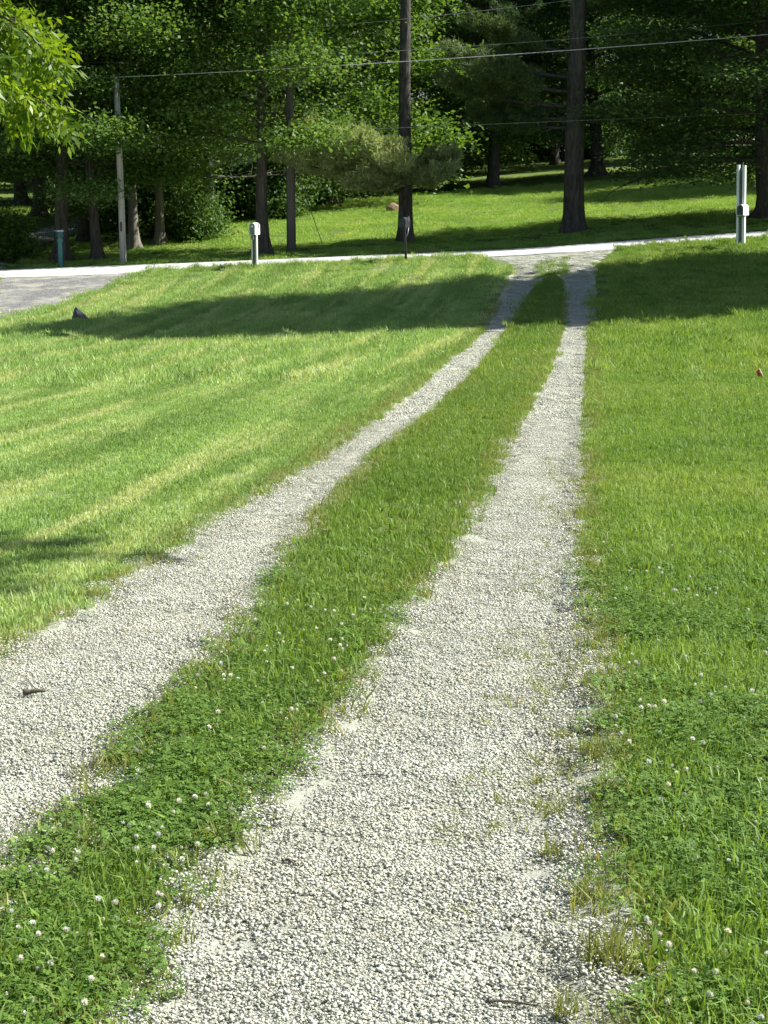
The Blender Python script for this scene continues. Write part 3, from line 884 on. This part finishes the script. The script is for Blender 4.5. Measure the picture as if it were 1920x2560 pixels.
def shrub(seed, Rad, H, mat, nleaf=9000, leaf=.13):
    r = np.random.default_rng(seed)
    parts = []; ends = []
    for k in range(16):
        az = k*2.4; el = R(r.uniform(28, 85)); ln = H*r.uniform(.6, 1.0)
        b = bent(r, (math.cos(az)*.15, math.sin(az)*.15, -.1), az, el, ln, -.35, 5)
        b[:, :2] *= Rad/H*1.05
        parts.append(tube(b, np.linspace(.035, .008, 6), 5))
        for t in range(1, 6):
            ends.append(b[t]); ends.append(b[t]+r.normal(0, .35, 3)*np.array([1, 1, .5]))
    ends = np.array(ends); per = int(nleaf/len(ends))
    C = np.repeat(ends, per, 0); n = len(C)
    C = C + r.normal(0, .3, (n, 3)); C[:, 2] = np.abs(C[:, 2]) + .05
    A = r.normal(0, 1, (n, 3)) + np.array([0, 0, -.2]); Nn = r.normal(0, .6, (n, 3)) + np.array([0, 0, 1.])
    Lh = leaf*r.uniform(.6, 1.3, n); tint = np.clip(np.repeat(r.normal(.45, .2, len(ends)), per)+r.normal(0, .15, n), 0, 1)
    LV = diamonds(C, A, Nn, Lh, Lh*.7, tint); tV = merge(parts)
    return make_mesh('stems', tV[0], tV[1], M['bark'], smooth=True), make_mesh('foliage', LV[0], LV[1], mat, LV[2])

PROTO = {
    'short': deciduous(24, 10.8, 3.5, 3.5, .23, M['leaf_maple'], M['bark'], 40000, .145, 22, sag=-.4),
    'maple': deciduous(11, 17, 3.4, 5.6, .27, M['leaf_maple'], M['bark'], 82000, .145, 30),
    'mid': deciduous(12, 19, 3.0, 5.4, .26, M['leaf_mid'], M['bark'], 84000, .145, 32, sag=-.5),
    'dark': deciduous(13, 18, 2.7, 6.6, .42, M['leaf_dark'], M['bark'], 140000, .165, 46, sag=-.75, lean=.02, clus=.68, minz=2.3),
    'back': deciduous(14, 21, 2.2, 6.2, .30, M['leaf_mid'], M['bark'], 62000, .22, 34, sag=-.6, clus=.75),
    'back_light': deciduous(15, 20, 2.0, 6.0, .28, M['leaf_maple'], M['bark'], 58000, .22, 32, sag=-.6, clus=.75),
    'pine': pine(16, 22, 2.9, 4.0, .26, M['needle'], M['bark_pine'], 12000),
    'big_pine': pine(17, 25, 3.3, 3.9, .36, M['needle'], M['bark_pine'], 13000),
    'tall_pine': pine(23, 27, 3.3, 3.9, .37, M['needle'], M['bark_pine'], 11000, start=15.5, extra=[(4.3, R(186), .02, 4.6), (5.3, R(168), .06, 4.4), (4.8, R(207), .0, 4.2), (3.6, R(178), -.05, 3.4), (6.1, R(195), .1, 3.8), (3.9, R(150), -.02, 3.6), (7.4, R(30), .3, 2.2)]),
    'bough_pine': pine(21, 22, 3.0, 3.3, .26, M['needle_sunlit'], M['bark_pine'], 10000, start=11.5, extra=[(2.4, R(230), .02, 4.3), (2.2, R(212), -.03, 5.0), (2.6, R(245), .06, 4.0), (2.2, R(262), 0, 3.6), (2.9, R(222), .04, 4.2), (2.0, R(290), -.02, 2.8), (1.9, R(238), -.08, 3.4), (2.5, R(310), .02, 2.4)]),
    'slim': deciduous(18, 15, 2.6, 3.6, .17, M['leaf_mid'], M['bark_pale'], 18000, .16, 18, sag=-.4),
}
SHR = {'shrub': shrub(30, 1.5, 2.6, M['leaf_mid']), 'shrub_light': shrub(31, 1.6, 2.4, M['leaf_maple']), 'shrub_dark': shrub(32, 2.0, 3.2, M['leaf_dark'], 12000, .15)}

def tree(kind, x, y, sc, rz, name, label, cat='tree', group=None, zs=1.0):
    a, b = (PROTO.get(kind) or SHR.get(kind))
    t = empty(name, (x, y, g1(x, y)), rz, label, cat, group)
    t.scale = (sc, sc, sc*zs)
    link(a.name.split('.')[0], a, t); link(b.name.split('.')[0], b, t)
    return t

# row along the far side of the road
tree('maple', -10.95, 57.7, .92, .4, 'leafy_tree', 'bark trunk tree standing right behind the teal mailbox')
tree('mid', -9.75, 57.9, .7, 2.2, 'leafy_tree', 'dark flared trunk between the teal mailbox and the grey pole')
tree('slim', -9.0, 61.2, 1.1, 1.0, 'leafy_tree', 'pale flared trunk just behind the grey utility pole')
tree('slim', -8.35, 63.4, 1.0, 4.1, 'leafy_tree', 'slim pale trunk in the thicket right of the grey utility pole')
tree('short', -4.14, 57.9, 1.0, 3.3, 'leafy_tree', 'dark trunk rising behind the white mailbox')
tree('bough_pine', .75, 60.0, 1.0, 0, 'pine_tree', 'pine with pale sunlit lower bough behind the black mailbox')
tree('tall_pine', 6.75, 60.6, 1.0, 0, 'pine_tree', 'thick dark pine trunk across the road from the drive')
tree('dark', 13.6, 60.4, .95, 3.0, 'leafy_tree', 'big dark low hanging tree behind the tall white post', zs=.74)
tree('mid', 21.5, 60.5, 1.0, 1.2, 'leafy_tree', 'tree across the road beyond the right edge of the picture')
tree('maple', -15.6, 60.5, .9, 5.2, 'leafy_tree', 'light green maple at the far left beside the shaded driveway')
tree('maple', -18.5, 57.0, .9, 2.0, 'leafy_tree', 'light green tree left of the shaded driveway near the road')
# thicket at the left and rows behind
left_rows = [('mid',-11.6,66,.9,1.1), ('back',-6.4,79,.85,4.4), ('mid',-17.5,68,1.,2.7), ('back_light',-11.2,78,.9,.6), ('back',-17,84,1.,3.1), ('pine',-6.9,66.5,.9,.8)]
left_labels = ['leafy tree in the thicket behind the slim pale trunks, left', 'leafy tree at the back of the thicket behind the white mailbox', 'leafy tree left of the shaded driveway, behind the roadside maple', 'light green tree deep in the thicket behind the grey utility pole', 'leafy tree far back at the left edge beyond the shaded driveway', 'dark pine at the right edge of the thicket behind the shrub']
for (k, x, y, s, r_), lb in zip(left_rows, left_labels):
    tree(k, x, y, s, r_, 'leafy_tree' if k != 'pine' else 'pine_tree', lb, 'tree', 'trees of the left thicket')
rows = []
rr = random.Random(5)
kinds = ['back', 'mid', 'pine', 'back_light', 'big_pine', 'dark', 'back']
i = 0
for y, x0, x1, st in ((83, -3, 34, 6.2), (97, -26, 36, 6.6), (113, -30, 40, 7.0)):
    x = x0
    while x < x1:
        rows.append((kinds[i % 7], x+rr.uniform(-1.4, 1.4), y+rr.uniform(-3, 3), rr.uniform(.85, 1.1), rr.uniform(0, 6.28))); i += 1; x += st
rows = [q for q in rows if not (q[2] < 90 and 0 < q[1] < 25)]
rows = [('back_light' if (q[2] < 90 and q[1] < 12) else q[0],)+q[1:] for q in rows]
ORD = ['first', 'second', 'third', 'fourth', 'fifth', 'sixth', 'seventh', 'eighth', 'ninth', 'tenth', 'eleventh', 'twelfth', 'thirteenth', 'fourteenth', 'fifteenth']
count = {}
def row_label(x, y, what, row):
    side = 'outside the left edge' if x < -.235*y else 'outside the right edge' if x > .235*y else 'from the left'
    n_ = count.get((row, side), 0); count[(row, side)] = n_+1
    return '%s in the %s, %s %s' % (what, row, ORD[n_], side)
rows.sort(key=lambda q: (0 if q[2] < 90 else 1 if q[2] < 105 else 2, q[1]))
for k, x, y, s, r_ in rows:
    rw = 'front row of woods' if y < 90 else 'middle row of woods' if y < 105 else 'rear row of woods'
    tree(k, x, y, s, r_, 'pine_tree' if 'pine' in k else 'leafy_tree', row_label(x, y, 'pine' if 'pine' in k else 'leafy tree', rw), 'tree', 'trees of the woods behind the lawn')
x = -48
while x < 50:
    xx, yy = x+rr.uniform(-1.5, 1.5), 134+rr.uniform(-5, 5)
    tree('back' if i % 2 else 'back_light', xx, yy, rr.uniform(1.0, 1.25), rr.uniform(0, 6.28), 'leafy_tree', row_label(xx, yy, 'far tree', 'last row of the woods'), 'tree', 'far trees at the back of the woods'); i += 1; x += 6.5
# shrubs
tree('shrub', -7.2, 64.6, .95, .3, 'shrub', 'leafy shrub at the edge of the sunlit lawn, right of the utility pole', 'shrub')
tree('shrub_dark', -8.9, 66.5, 1.1, 1.3, 'shrub', 'dark shrub behind the grey utility pole', 'shrub')
tree('shrub_dark', -5.0, 76.5, 1.1, 2.3, 'shrub', 'dark shrub at the back of the lawn behind the white mailbox', 'shrub')
tree('shrub_light', -13.0, 58.6, .8, .8, 'shrub', 'light green low foliage left of the teal mailbox', 'shrub')
for k, (x, y, s) in enumerate([(-11,71,1.2), (-9.5,73,1.3), (-7.6,78,1.3), (-1.5,90,1.2), (2.5,93,1.2), (-3.6,86,1.3), (-20,64,1.3)]):
    lb = ['dark shrub in the thicket behind the grey pole, nearer one', 'dark shrub in the thicket behind the grey pole, farther one', 'dark shrub at the back of the thicket behind the white mailbox', 'dark shrub under the woods just left of the pine by the black mailbox', 'dark shrub under the woods just right of the pine by the black mailbox', 'dark shrub under the woods between the dark pole and the pine', 'dark shrub beyond the left edge across the road'][k]
    tree('shrub_dark', x, y, s, k*1.3, 'shrub', lb, 'shrub', 'undergrowth shrubs in the woods')

for k in range(22):
    xx, yy = -46+4.4*k+rr.uniform(-1, 1), 126+rr.uniform(-4, 5)
    tree('shrub_dark' if k % 3 else 'shrub', xx, yy, rr.uniform(1.6, 2.3), k*1.7, 'shrub', row_label(xx, yy, 'big shrub', 'undergrowth below the farthest trees'), 'shrub', 'undergrowth under the farthest trees')
# tree out of frame to the right whose shadow lies across the drive
PROTO['shade'] = deciduous(19, 24.0, 5.5, 5.3, .34, M['leaf_mid'], M['bark'], 84000, .36, 46, sag=-.25, clus=.62, shape='spindle')
tree('shade', 16.6, 42.1, 1.0, 1.0, 'shade_tree', 'tall tree just outside the right edge whose shadow crosses the drive')

# near tree at the left with drooping compound leaves
def near_tree():
    r = np.random.default_rng(41)
    ox, oy = -7.2, 13.8
    oz = g1(ox, oy)
    up = .28
    zs = np.array([-.5, 0, .12, .3, .6, 1.1, 2, 3.2, 4.5, 6, 7.5, 9])
    tp = np.stack([np.sin(zs*.4)*.12, np.cos(zs*.5)*.1, zs], 1)
    parts = [tube(tp, trunk_rad(zs, 10, .24), 14)]
    ends = []
    specs = []
    for k in range(20):
        f = k/19; specs.append((3.4+5.0*f, k*2.39996, R(12+45*f), 3.9*math.sqrt(max(.15, 1-((f-.35)/.75)**2))))
    specs += [(3.8, -.10, R(20), 4.35), (4.2, -.28, R(24), 4.4), (3.5, .08, R(16), 4.3), (4.6, .12, R(28), 4.5), (5.1, -.1, R(30), 4.5), (3.9, .22, R(20), 4.3), (4.4, -.02, R(24), 4.35), (3.6, -.2, R(18), 4.2), (5.4, .1, R(30), 4.3), (5.8, -.15, R(34), 4.4), (4.9, .2, R(26), 4.3)]
    for h, az, el, ln in specs:
        h = h + up
        c = np.array([np.interp(h, zs, tp[:, 0]), np.interp(h, zs, tp[:, 1]), h])
        lm = bent(r, c, az, el, ln, -.95, 8, .05)
        parts.append(tube(lm, np.linspace(.06, .012, len(lm)), 6))
        for j in range(9):
            t = .3+.7*(j+.5)/9
            b = np.array([np.interp(t*8, np.arange(9), lm[:, a]) for a in range(3)])
            sb = bent(r, b, az+(1 if j % 2 else -1)*r.uniform(.4, 1.1), r.normal(-.1, .2), ln*(.26-.1*t), -.7, 4)
            parts.append(tube(sb, np.linspace(.012, .005, 5), 4))
            for q in (1, 2, 3, 4): ends.append((sb[q], sb[q]-sb[q-1]))
        ends.append((lm[-1], lm[-1]-lm[-2]))
    # a long unseen limb over the drive, shaped for its shadow on the lawn
    lm = bent(r, (0, 0, 4.7), -.337, R(7), 10.45, -.05, 8, .01)
    parts.append(tube(lm, np.linspace(.085, .015, len(lm)), 7))
    for j in range(10):
        b = np.array([np.interp(6.7+1.3*j/9, np.arange(9), lm[:, a]) for a in range(3)])
        sb = bent(r, b, -.337+(1 if j % 2 else -1)*r.uniform(.4, 1.2), .05, 1.0, -.3, 4)
        parts.append(tube(sb, np.linspace(.014, .005, 5), 4))
        for q in (1, 2, 3, 4): ends.append((sb[q], sb[q]-sb[q-1]))
    C, A, Nn, L, W, Tt = [], [], [], [], [], []
    for p, d in ends:
        d = d/(np.linalg.norm(d)+1e-9)
        for c in range(13):
            base = p + r.normal(0, .05, 3)
            ax = d*.6 + r.normal(0, .55, 3) + np.array([0, 0, -.75]); ax /= np.linalg.norm(ax)
            side = np.cross(ax, r.normal(0, 1, 3)); side /= np.linalg.norm(side)
            nn_ = np.cross(side, ax); tt = np.clip(r.normal(.5, .2), 0, 1); ll = r.uniform(.07, .115)
            for i in range(7):
                t = .06 + .21*(i//2+1)*.36*2.2
                q = base + ax*t*.42
                if i == 6: dirn = ax
                else: dirn = ax*.55 + side*(1 if i % 2 else -1)
                dirn = dirn + np.array([0, 0, -.45]) + r.normal(0, .12, 3)
                C.append(q); A.append(dirn); Nn.append(nn_+r.normal(0, .25, 3)); L.append(ll*r.uniform(.8, 1.15)); W.append(ll*.36); Tt.append(np.clip(tt+r.normal(0, .1), 0, 1))
    LV = diamonds(np.array(C), np.array(A), np.array(Nn), np.array(L), np.array(W), np.array(Tt), .03)
    tV = merge(parts)
    t = empty('near_tree', (ox, oy, oz), 0, 'near tree with bright drooping leaves at the upper left', 'tree')
    link('trunk', make_mesh('trunk', tV[0], tV[1], M['bark'], smooth=True), t)
    link('crown', make_mesh('crown', LV[0], LV[1], M['leaf_near'], LV[2]), t)
near_tree()

# ---------------------------------------------------------------- bmesh helpers for built things
def bm_mesh(name, bm, mat, smooth=False):
    me = bpy.data.meshes.new(name); bm.to_mesh(me); bm.free(); me.materials.append(mat)
    if smooth:
        for p in me.polygons: p.use_smooth = True
    return me

def box_bm(sx, sy, sz, c=(0, 0, 0), bev=.006, taper=1.0):
    bm = bmesh.new(); bmesh.ops.create_cube(bm, size=1.0)
    for v in bm.verts:
        k = taper if v.co.z > 0 else 1.0
        v.co = Vector((v.co.x*sx*k+c[0], v.co.y*sy*k+c[1], v.co.z*sz+c[2]))
    if bev: bmesh.ops.bevel(bm, geom=list(bm.edges), offset=bev, segments=2, affect='EDGES', profile=.5)
    return bm

def box(name, size, c, mat, parent, bev=.006, taper=1.0):
    return link(name, bm_mesh(name, box_bm(*size, c, bev, taper), mat), parent)

def arch_pts(w, h, n=12):
    """closed outline of a mailbox end: flat floor, straight sides, round top"""
    r = w/2; s = h-r
    pts = [(-r, 0), (r, 0), (r, s)]
    pts += [(r*math.cos(a), s+r*math.sin(a)) for a in np.linspace(0, PI, n)[1:-1]]
    pts += [(-r, s)]
    return pts

def arch_body(name, w, h, l, c, mat, parent, y0=None, bev=.004):
    bm = bmesh.new(); pts = arch_pts(w, h)
    a = [bm.verts.new((x+c[0], -l/2+c[1], z+c[2])) for x, z in pts]
    b = [bm.verts.new((x+c[0], l/2+c[1], z+c[2])) for x, z in pts]
    n = len(pts)
    bm.faces.new(a); bm.faces.new(b[::-1])
    for i in range(n): bm.faces.new((a[(i+1) % n], a[i], b[i], b[(i+1) % n]))
    bmesh.ops.recalc_face_normals(bm, faces=bm.faces)
    return link(name, bm_mesh(name, bm, mat), parent)

def tube_obj(name, pts, rad, mat, parent=None, ns=8, loc=(0, 0, 0)):
    rad = [rad]*len(pts) if isinstance(rad, (int, float)) else rad
    V, F, t = tube(pts, rad, ns)
    return link(name, make_mesh(name, V, F, mat, smooth=True), parent, loc)

def rim(name, w, h, l, th, c, mat, parent):
    """raised lip round a mailbox end"""
    bm = bmesh.new(); o = arch_pts(w, h); i_ = [(x*(1-2*th/w), th*.6+z*(1-1.6*th/h)) for x, z in o]
    rings = []
    for y, pp in ((-l/2, o), (l/2, o), (l/2, i_), (-l/2, i_)):
        rings.append([bm.verts.new((x+c[0], y+c[1], z+c[2])) for x, z in pp])
    n = len(o)
    for a in range(4):
        A, B = rings[a], rings[(a+1) % 4]
        for k in range(n): bm.faces.new((A[k], A[(k+1) % n], B[(k+1) % n], B[k]))
    bmesh.ops.recalc_face_normals(bm, faces=bm.faces)
    return link(name, bm_mesh(name, bm, mat), parent)

# white mailbox on a triple post
x, y = -3.67, 48.2
t = empty('mailbox', (x, y, g1(x, y)), R(-14), 'white round topped mailbox on a post with white side boards by the road', 'mailbox')
box('post', (.085, .06, 1.02), (0, .015, .46), M['grey_wood'], t)
box('side_board', (.035, .10, .84), (-.064, 0, .55), M['white'], t)
box('side_board', (.035, .10, .84), (.064, 0, .55), M['white'], t)
b = arch_body('box', .175, .33, .42, (0, .03, .96), M['white'], t)
arch_body('end_panel', .145, .29, .012, (0, -.186, .975), M['grey_metal'], b)  # grey paints the shade on the white box's end
rim('end_lip', .178, .333, .03, .017, (0, -.195, .9585), M['white'], b)
box('end_plate', (.085, .03, .16), (0, -.195, .90), M['grey_metal'], t)
arch_body('end_window', .075, .06, .008, (0, -.1965, 1.165), M['white'], b)
box('signal_flag', (.012, .05, .16), (.097, .10, 1.20), M['galv'], t, .003)

# black mailbox on a thin bent post
x, y = .60, 48.15
t = empty('mailbox', (x, y, g1(x, y)), R(-16), 'black mailbox on a thin dark post beside the road', 'mailbox')
tube_obj('post', [(.02, 0, -.15), (.02, 0, .35), (.0, 0, .62), (-.02, 0, .86), (-.02, 0, .93)], .034, M['black'], t, 10)
box('arm', (.05, .34, .05), (-.02, .02, .93), M['black'], t)
b = arch_body('box', .20, .29, .50, (-.03, .02, .955), M['black'], t)
arch_body('end_panel', .168, .25, .012, (-.03, -.235, .97), M['dark_board'], b)
rim('end_lip', .203, .292, .025, .016, (-.03, -.236, .954), M['black'], b)
tube_obj('brace', [(-.02, -.02, .62), (.06, .06, .80), (.065, .12, .95)], .014, M['grey_metal'], t, 6)
box('signal_flag', (.01, .045, .15), (.078, .10, 1.2), M['grey_metal'], t, .003)

# tall white double post with a box at mid height
x, y = 9.94, 47.4
t = empty('mailbox_post', (x, y, g1(x, y)), R(-34), 'tall white two board post with a small mailbox at mid height, right', 'mailbox')
t.rotation_euler.y = R(-1.6)
box('side_board', (.065, .11, 2.24), (-.085, 0, 1.08), M['white'], t)
box('side_board', (.075, .11, 2.22), (.085, .002, 1.07), M['white'], t)
box('centre_board', (.105, .04, 2.16), (0, .035, 1.04), M['grey_wood'], t)
b = arch_body('box', .19, .30, .40, (.135, -.20, .82), M['white'], t)
arch_body('end_panel', .165, .265, .014, (.135, -.406, .835), M['dark_board'], b)
box('bracket', (.20, .30, .03), (.10, -.17, .80), M['grey_metal'], t)
tube_obj('top_hook', [(.03, 0, 2.12), (.035, 0, 2.21), (.06, 0, 2.26)], .009, M['galv'], t, 6)

# teal mailbox across the road
x, y = -10.48, 55.0
t = empty('mailbox', (x, y, g1(x, y)), R(20), 'teal post mailbox across the road at the far left', 'mailbox')
box('post', (.13, .13, 1.10), (0, 0, .45), M['teal'], t)
box('collar', (.17, .17, .10), (0, 0, .86), M['teal'], t)
b = box('box', (.20, .44, .19), (-.02, -.03, 1.06), M['teal_dark'], t, .02)
box('lid', (.215, .45, .03), (-.02, -.03, 1.168), M['white'], b)
box('signal_flag', (.012, .05, .15), (.09, .05, 1.13), M['white'], t, .003)

# utility poles
x, y = -8.5, 55.35
t = empty('utility_pole', (x, y, g1(x, y)), 0, 'grey weathered utility pole at the left across the road', 'utility pole')
t.rotation_euler.y = R(-.6)
tube_obj('shaft', [(0, 0, -.5), (0, 0, 0), (.01, 0, 2), (.0, .01, 4), (0, 0, 5.88)], [.115, .112, .105, .098, .09], M['pole'], t, 16)
box('number_plate', (.06, .012, .30), (-.01, -.118, 1.22), M['black'], t, .002)
box('wire_clamp', (.07, .20, .09), (0, -.02, 5.90), M['galv'], t)
tube_obj('ground_wire', [(.075, -.088, .05), (.072, -.084, 2), (.068, -.078, 4), (.062, -.07, 5.8)], .008, M['wire_dim'], t, 5)
x, y = -3.16, 58.0
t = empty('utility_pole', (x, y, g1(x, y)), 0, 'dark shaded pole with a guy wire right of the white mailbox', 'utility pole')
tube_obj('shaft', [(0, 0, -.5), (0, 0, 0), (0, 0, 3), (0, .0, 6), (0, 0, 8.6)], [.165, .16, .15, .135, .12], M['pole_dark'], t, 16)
tube_obj('guy_wire', [(.1, 0, 3.2), (.45, 1.0, 1.9), (.85, 2.1, .62), (1.05, 2.62, -.02)], .014, M['wire_dim'], t, 5)
for z in (7.36, 6.47, 3.99): box('bracket', (.10, .34, .07), (0, -.03, z), M['galv'], t)

# overhead wires, each a thing of its own
def wire_obj(points, rad, mat, label):
    o = tube_obj('overhead_wire', points, rad, mat, None, 6)
    return tag(o, label, 'wire', 'overhead wires along the road')
def wline(pix, y, ext=(-42, 46)):
    """straight fit through measured heights (X, Z) along the line at depth y"""
    X = np.array([p[0] for p in pix]); Z = np.array([p[1] for p in pix])
    c = np.polyfit(X, Z, 1 if len(pix) < 3 else 2)
    c1 = np.polyfit(X, Z, 1)
    xs = np.linspace(X.min()-6, X.max()+8, 40)
    z = np.polyval(c, xs)
    lo = np.array([[ext[0], z[0]+(ext[0]-xs[0])*np.polyval(np.polyder(c), xs[0])+.3]]); hi = np.array([[ext[1], z[-1]+(ext[1]-xs[-1])*np.polyval(np.polyder(c), xs[-1])+.3]])
    xz = np.concatenate([lo, np.stack([xs, z], 1), hi])
    return np.stack([xz[:, 0], np.full(len(xz), y), xz[:, 1]], 1)
wire_obj(wline([(-9.94,5.45),(-3.31,5.76),(.51,5.98),(4.33,6.23),(6.23,6.39),(9.15,6.57)], 55.33), .0115, M['wire'], 'thick pale cable passing over the top of the grey utility pole')
wire_obj(wline([(-7.29,6.21),(-3.47,6.33),(.53,6.56),(4.52,6.78),(7.58,7.04)], 57.83), .007, M['wire_dim'], 'thin wire just above the thick pale cable')
wire_obj(wline([(-9.29,6.87),(-3.46,7.22),(3.05,7.78),(5.68,8.11)], 57.83), .007, M['wire_dim'], 'topmost thin wire crossing the trees')
wire_obj(wline([(-10.69,3.55),(-8.94,3.66),(-3.49,3.86),(3.66,4.16)], 57.83), .007, M['wire_dim'], 'lowest thin wire crossing in front of the pine bough')
# ---------------------------------------------------------------- small things
def rock(name, x, y, prof, mat, label, cat='rock', seed=1, sink=.06, rz=0):
    bm = bmesh.new(); bmesh.ops.create_icosphere(bm, subdivisions=3, radius=1.0)
    r = np.random.default_rng(seed)
    ph = r.uniform(0, 6, 6)
    for v in bm.verts:
        c = v.co
        n_ = 1 + .07*math.sin(c.x*4+ph[0])*math.cos(c.y*5+ph[1]) + .05*math.sin(c.z*7+ph[2]+c.x*3)
        v.co = Vector(prof(c.x*n_, c.y*n_, c.z*n_))
    me = bm_mesh(name, bm, mat, True)
    o = link(name, me, None, (x, y, g1(x, y)-sink)); o.rotation_euler.z = rz
    return tag(o, label, cat)
def fin(x, y, z):
    h = max(z, -.25)
    zz = (h+.25)/1.25
    sx = .235*(1-.62*zz**1.3)
    return (x*sx - .115*zz + .03 + (.03 if x < 0 else 0), y*.17*(1-.4*zz), zz*.40)
rock('boulder', -7.03, 38.95, fin, M['rock'], 'dark pointed rock on the lawn at the tip of the shadow', 'rock', 3)
rock('boulder', .42, 78.0, lambda x, y, z: (x*.34, y*.3, max(z, -.4)*.30+.12), M['rock_tan'], 'tan and brown boulder on the shaded lawn left of the pine trunk', 'rock', 8)

# marker flag
x, y = 4.66, 20.7
t = empty('marker_flag', (x, y, g1(x, y)), 0, 'small red marker flag leaning in the grass at the right edge', 'flag')
tube_obj('stake', [(.06, 0, -.03), (.02, .0, .06), (-.03, .0, .16)], .006, M['stake'], t, 6)
bm = bmesh.new()
gv = [[bm.verts.new((-.03+.012*j - .045*i/4 + .01*math.sin(i*1.7), .012*math.sin(i*1.3+j), .155 - .028*j - .02*i/4)) for i in range(5)] for j in range(5)]
for j in range(4):
    for i in range(4): bm.faces.new((gv[j][i], gv[j][i+1], gv[j+1][i+1], gv[j+1][i]))
bmesh.ops.solidify(bm, geom=list(bm.faces), thickness=.002)
link('cloth', bm_mesh('cloth', bm, M['red_flag']), t)

# twigs on the gravel
def twig(x, y, L, rad, rz, label, bend=.1, fork=True):
    r = np.random.default_rng(int(abs(x*1000)+y*10))
    pts = [(-L/2+L*i/5, bend*L*math.sin(i*1.1), rad*.7+r.uniform(0, rad*.8)) for i in range(6)]
    parts = [tube(pts, np.linspace(rad, rad*.5, 6), 7)]
    if fork:
        p = pts[3]; parts.append(tube([p, (p[0]+L*.12, p[1]+L*.10, p[2]+rad), (p[0]+L*.2, p[1]+L*.2, p[2]+rad*1.2)], [rad*.5, rad*.4, rad*.25], 5))
    m = merge(parts)
    o = link('twig', make_mesh('twig', m[0], m[1], M['twig'], smooth=True), None, (x, y, g1(x, y)+.022)); o.rotation_euler.z = rz
    return tag(o, label, 'twig')
twig(-1.33, 6.16, .085, .012, .15, 'short thick dark stick on the left gravel track', .05, False)
twig(.30, 3.46, .15, .0032, -.05, 'thin dark twig on gravel at the bottom, near the right grass', .08)
twig(-.255, 4.36, .07, .004, -.5, 'small dark twig beside the grass strip on the right track', .2)
twig(-.02, 5.12, .09, .003, .1, 'thin twig in the middle of the right gravel track', .12)

# wiry tufts at the right edge of the gravel
tuft_me = []
for k in range(4):
    V, F, tt = blades(70, .032, .05, .105, .0028, 300+k, 2, .75)
    tuft_me.append(make_mesh('grass_tuft', V, F, M['blade_dry'], tt))
for k, (rel_, y, s) in enumerate([(.50,3.62,1.25), (.42,3.40,1.0), (.46,4.05,1.0), (.36,4.42,.9), (.50,4.85,1.05), (.47,5.25,1.1), (.36,5.5,.8), (.45,6.1,.9), (.50,6.9,.9), (.38,4.75,.7), (.30,5.05,.7)]):
    nth = sorted([3.62,3.40,4.05,4.42,4.85,5.25,5.5,6.1,6.9,4.75,5.05]).index(y)
    x = float(XDR(y)) + rel_
    o = link('grass_tuft', tuft_me[k % 4], None, (x, y, g1(x, y)+.003)); o.scale = (s, s, s); o.rotation_euler.z = k*1.1
    tag(o, 'wiry yellowish grass tuft at the right gravel edge, %s from the bottom' % ['first', 'second', 'third', 'fourth', 'fifth', 'sixth', 'seventh', 'eighth', 'ninth', 'tenth', 'eleventh'][nth], 'grass tuft', 'wiry tufts along the gravel edge')

# clover flowers
def flower_mesh(seed):
    r = np.random.default_rng(seed)
    parts = [tube([(0, 0, -.01), (.002, .001, .03), (.0, .0, .058)], [.0011, .0010, .0010], 5)]
    nst = len(parts[0][0]); nf = len(parts[0][1][0])+len(parts[0][1][1])
    n = 46
    k = np.arange(n); z = 1-1.75*(k+.5)/n; ph = k*2.39996
    D = np.stack([np.sqrt(1-z*z)*np.cos(ph), np.sqrt(1-z*z)*np.sin(ph), z], 1)
    C = np.array([0, 0, .060]) + D*.0035
    LV = diamonds(C, D + r.normal(0, .12, (n, 3)), np.cross(D, np.array([.3, .2, 1.]))+1e-3, np.full(n, .0085)*r.uniform(.85, 1.15, n), np.full(n, .0052), np.clip(.35+.5*(z+1)/2+r.normal(0, .15, n), 0, 1), .12)
    m = merge([parts[0], LV])
    # quads first, then tris: work out which faces are stem
    nq = len(parts[0][1][0]); q_leaf = len(LV[1][0]); tri = len(parts[0][1][1])
    idx = [0]*nq + [1]*q_leaf + [0]*tri
    return make_mesh('clover_flower', m[0], m[1], tint=m[2], mats=[M['stem'], M['flower']], mat_idx=idx)
FM = [flower_mesh(400+k) for k in range(4)]
fr = np.random.default_rng(77)
def flowers(cond, y0, y1, n, label, group, pw):
    c = 0; tries = 0
    while c < n and tries < 40000:
        tries += 1
        y = y0 + (y1-y0)*fr.uniform()**pw
        x = fr.uniform(-.235*y-.05, .235*y+.05)
        rl = x - float(XDR(y))
        if not cond(rl, y) or fr.uniform() > np.clip(float(fbm(np.array([x*2.2]), np.array([y*2.2]), 91)[0])*2.6-.7, .05, 1): continue
        s = fr.uniform(.45, .85)
        o = link('clover_flower', FM[c % 4], None, (x, y, g1(x, y)+fr.uniform(.006, .02)))
        o.scale = (s, s, s*fr.uniform(.85, 1.05)); o.rotation_euler = (fr.normal(0, .25), fr.normal(0, .25), fr.uniform(0, 6.28))
        tag(o, label, 'flower', group); c += 1
flowers(lambda r_, y: r_ > float(RR(y))+.06, 3.2, 10.0, 150, 'small white clover flower in the lawn right of the gravel', 'clover flowers right of the drive', 1.3)
flowers(lambda r_, y: float(LR(y))+.05 < r_ < float(RL(y))-.05, 3.2, 7.8, 150, 'small white clover flower on the strip between the tracks', 'clover flowers on the middle strip', 1.3)
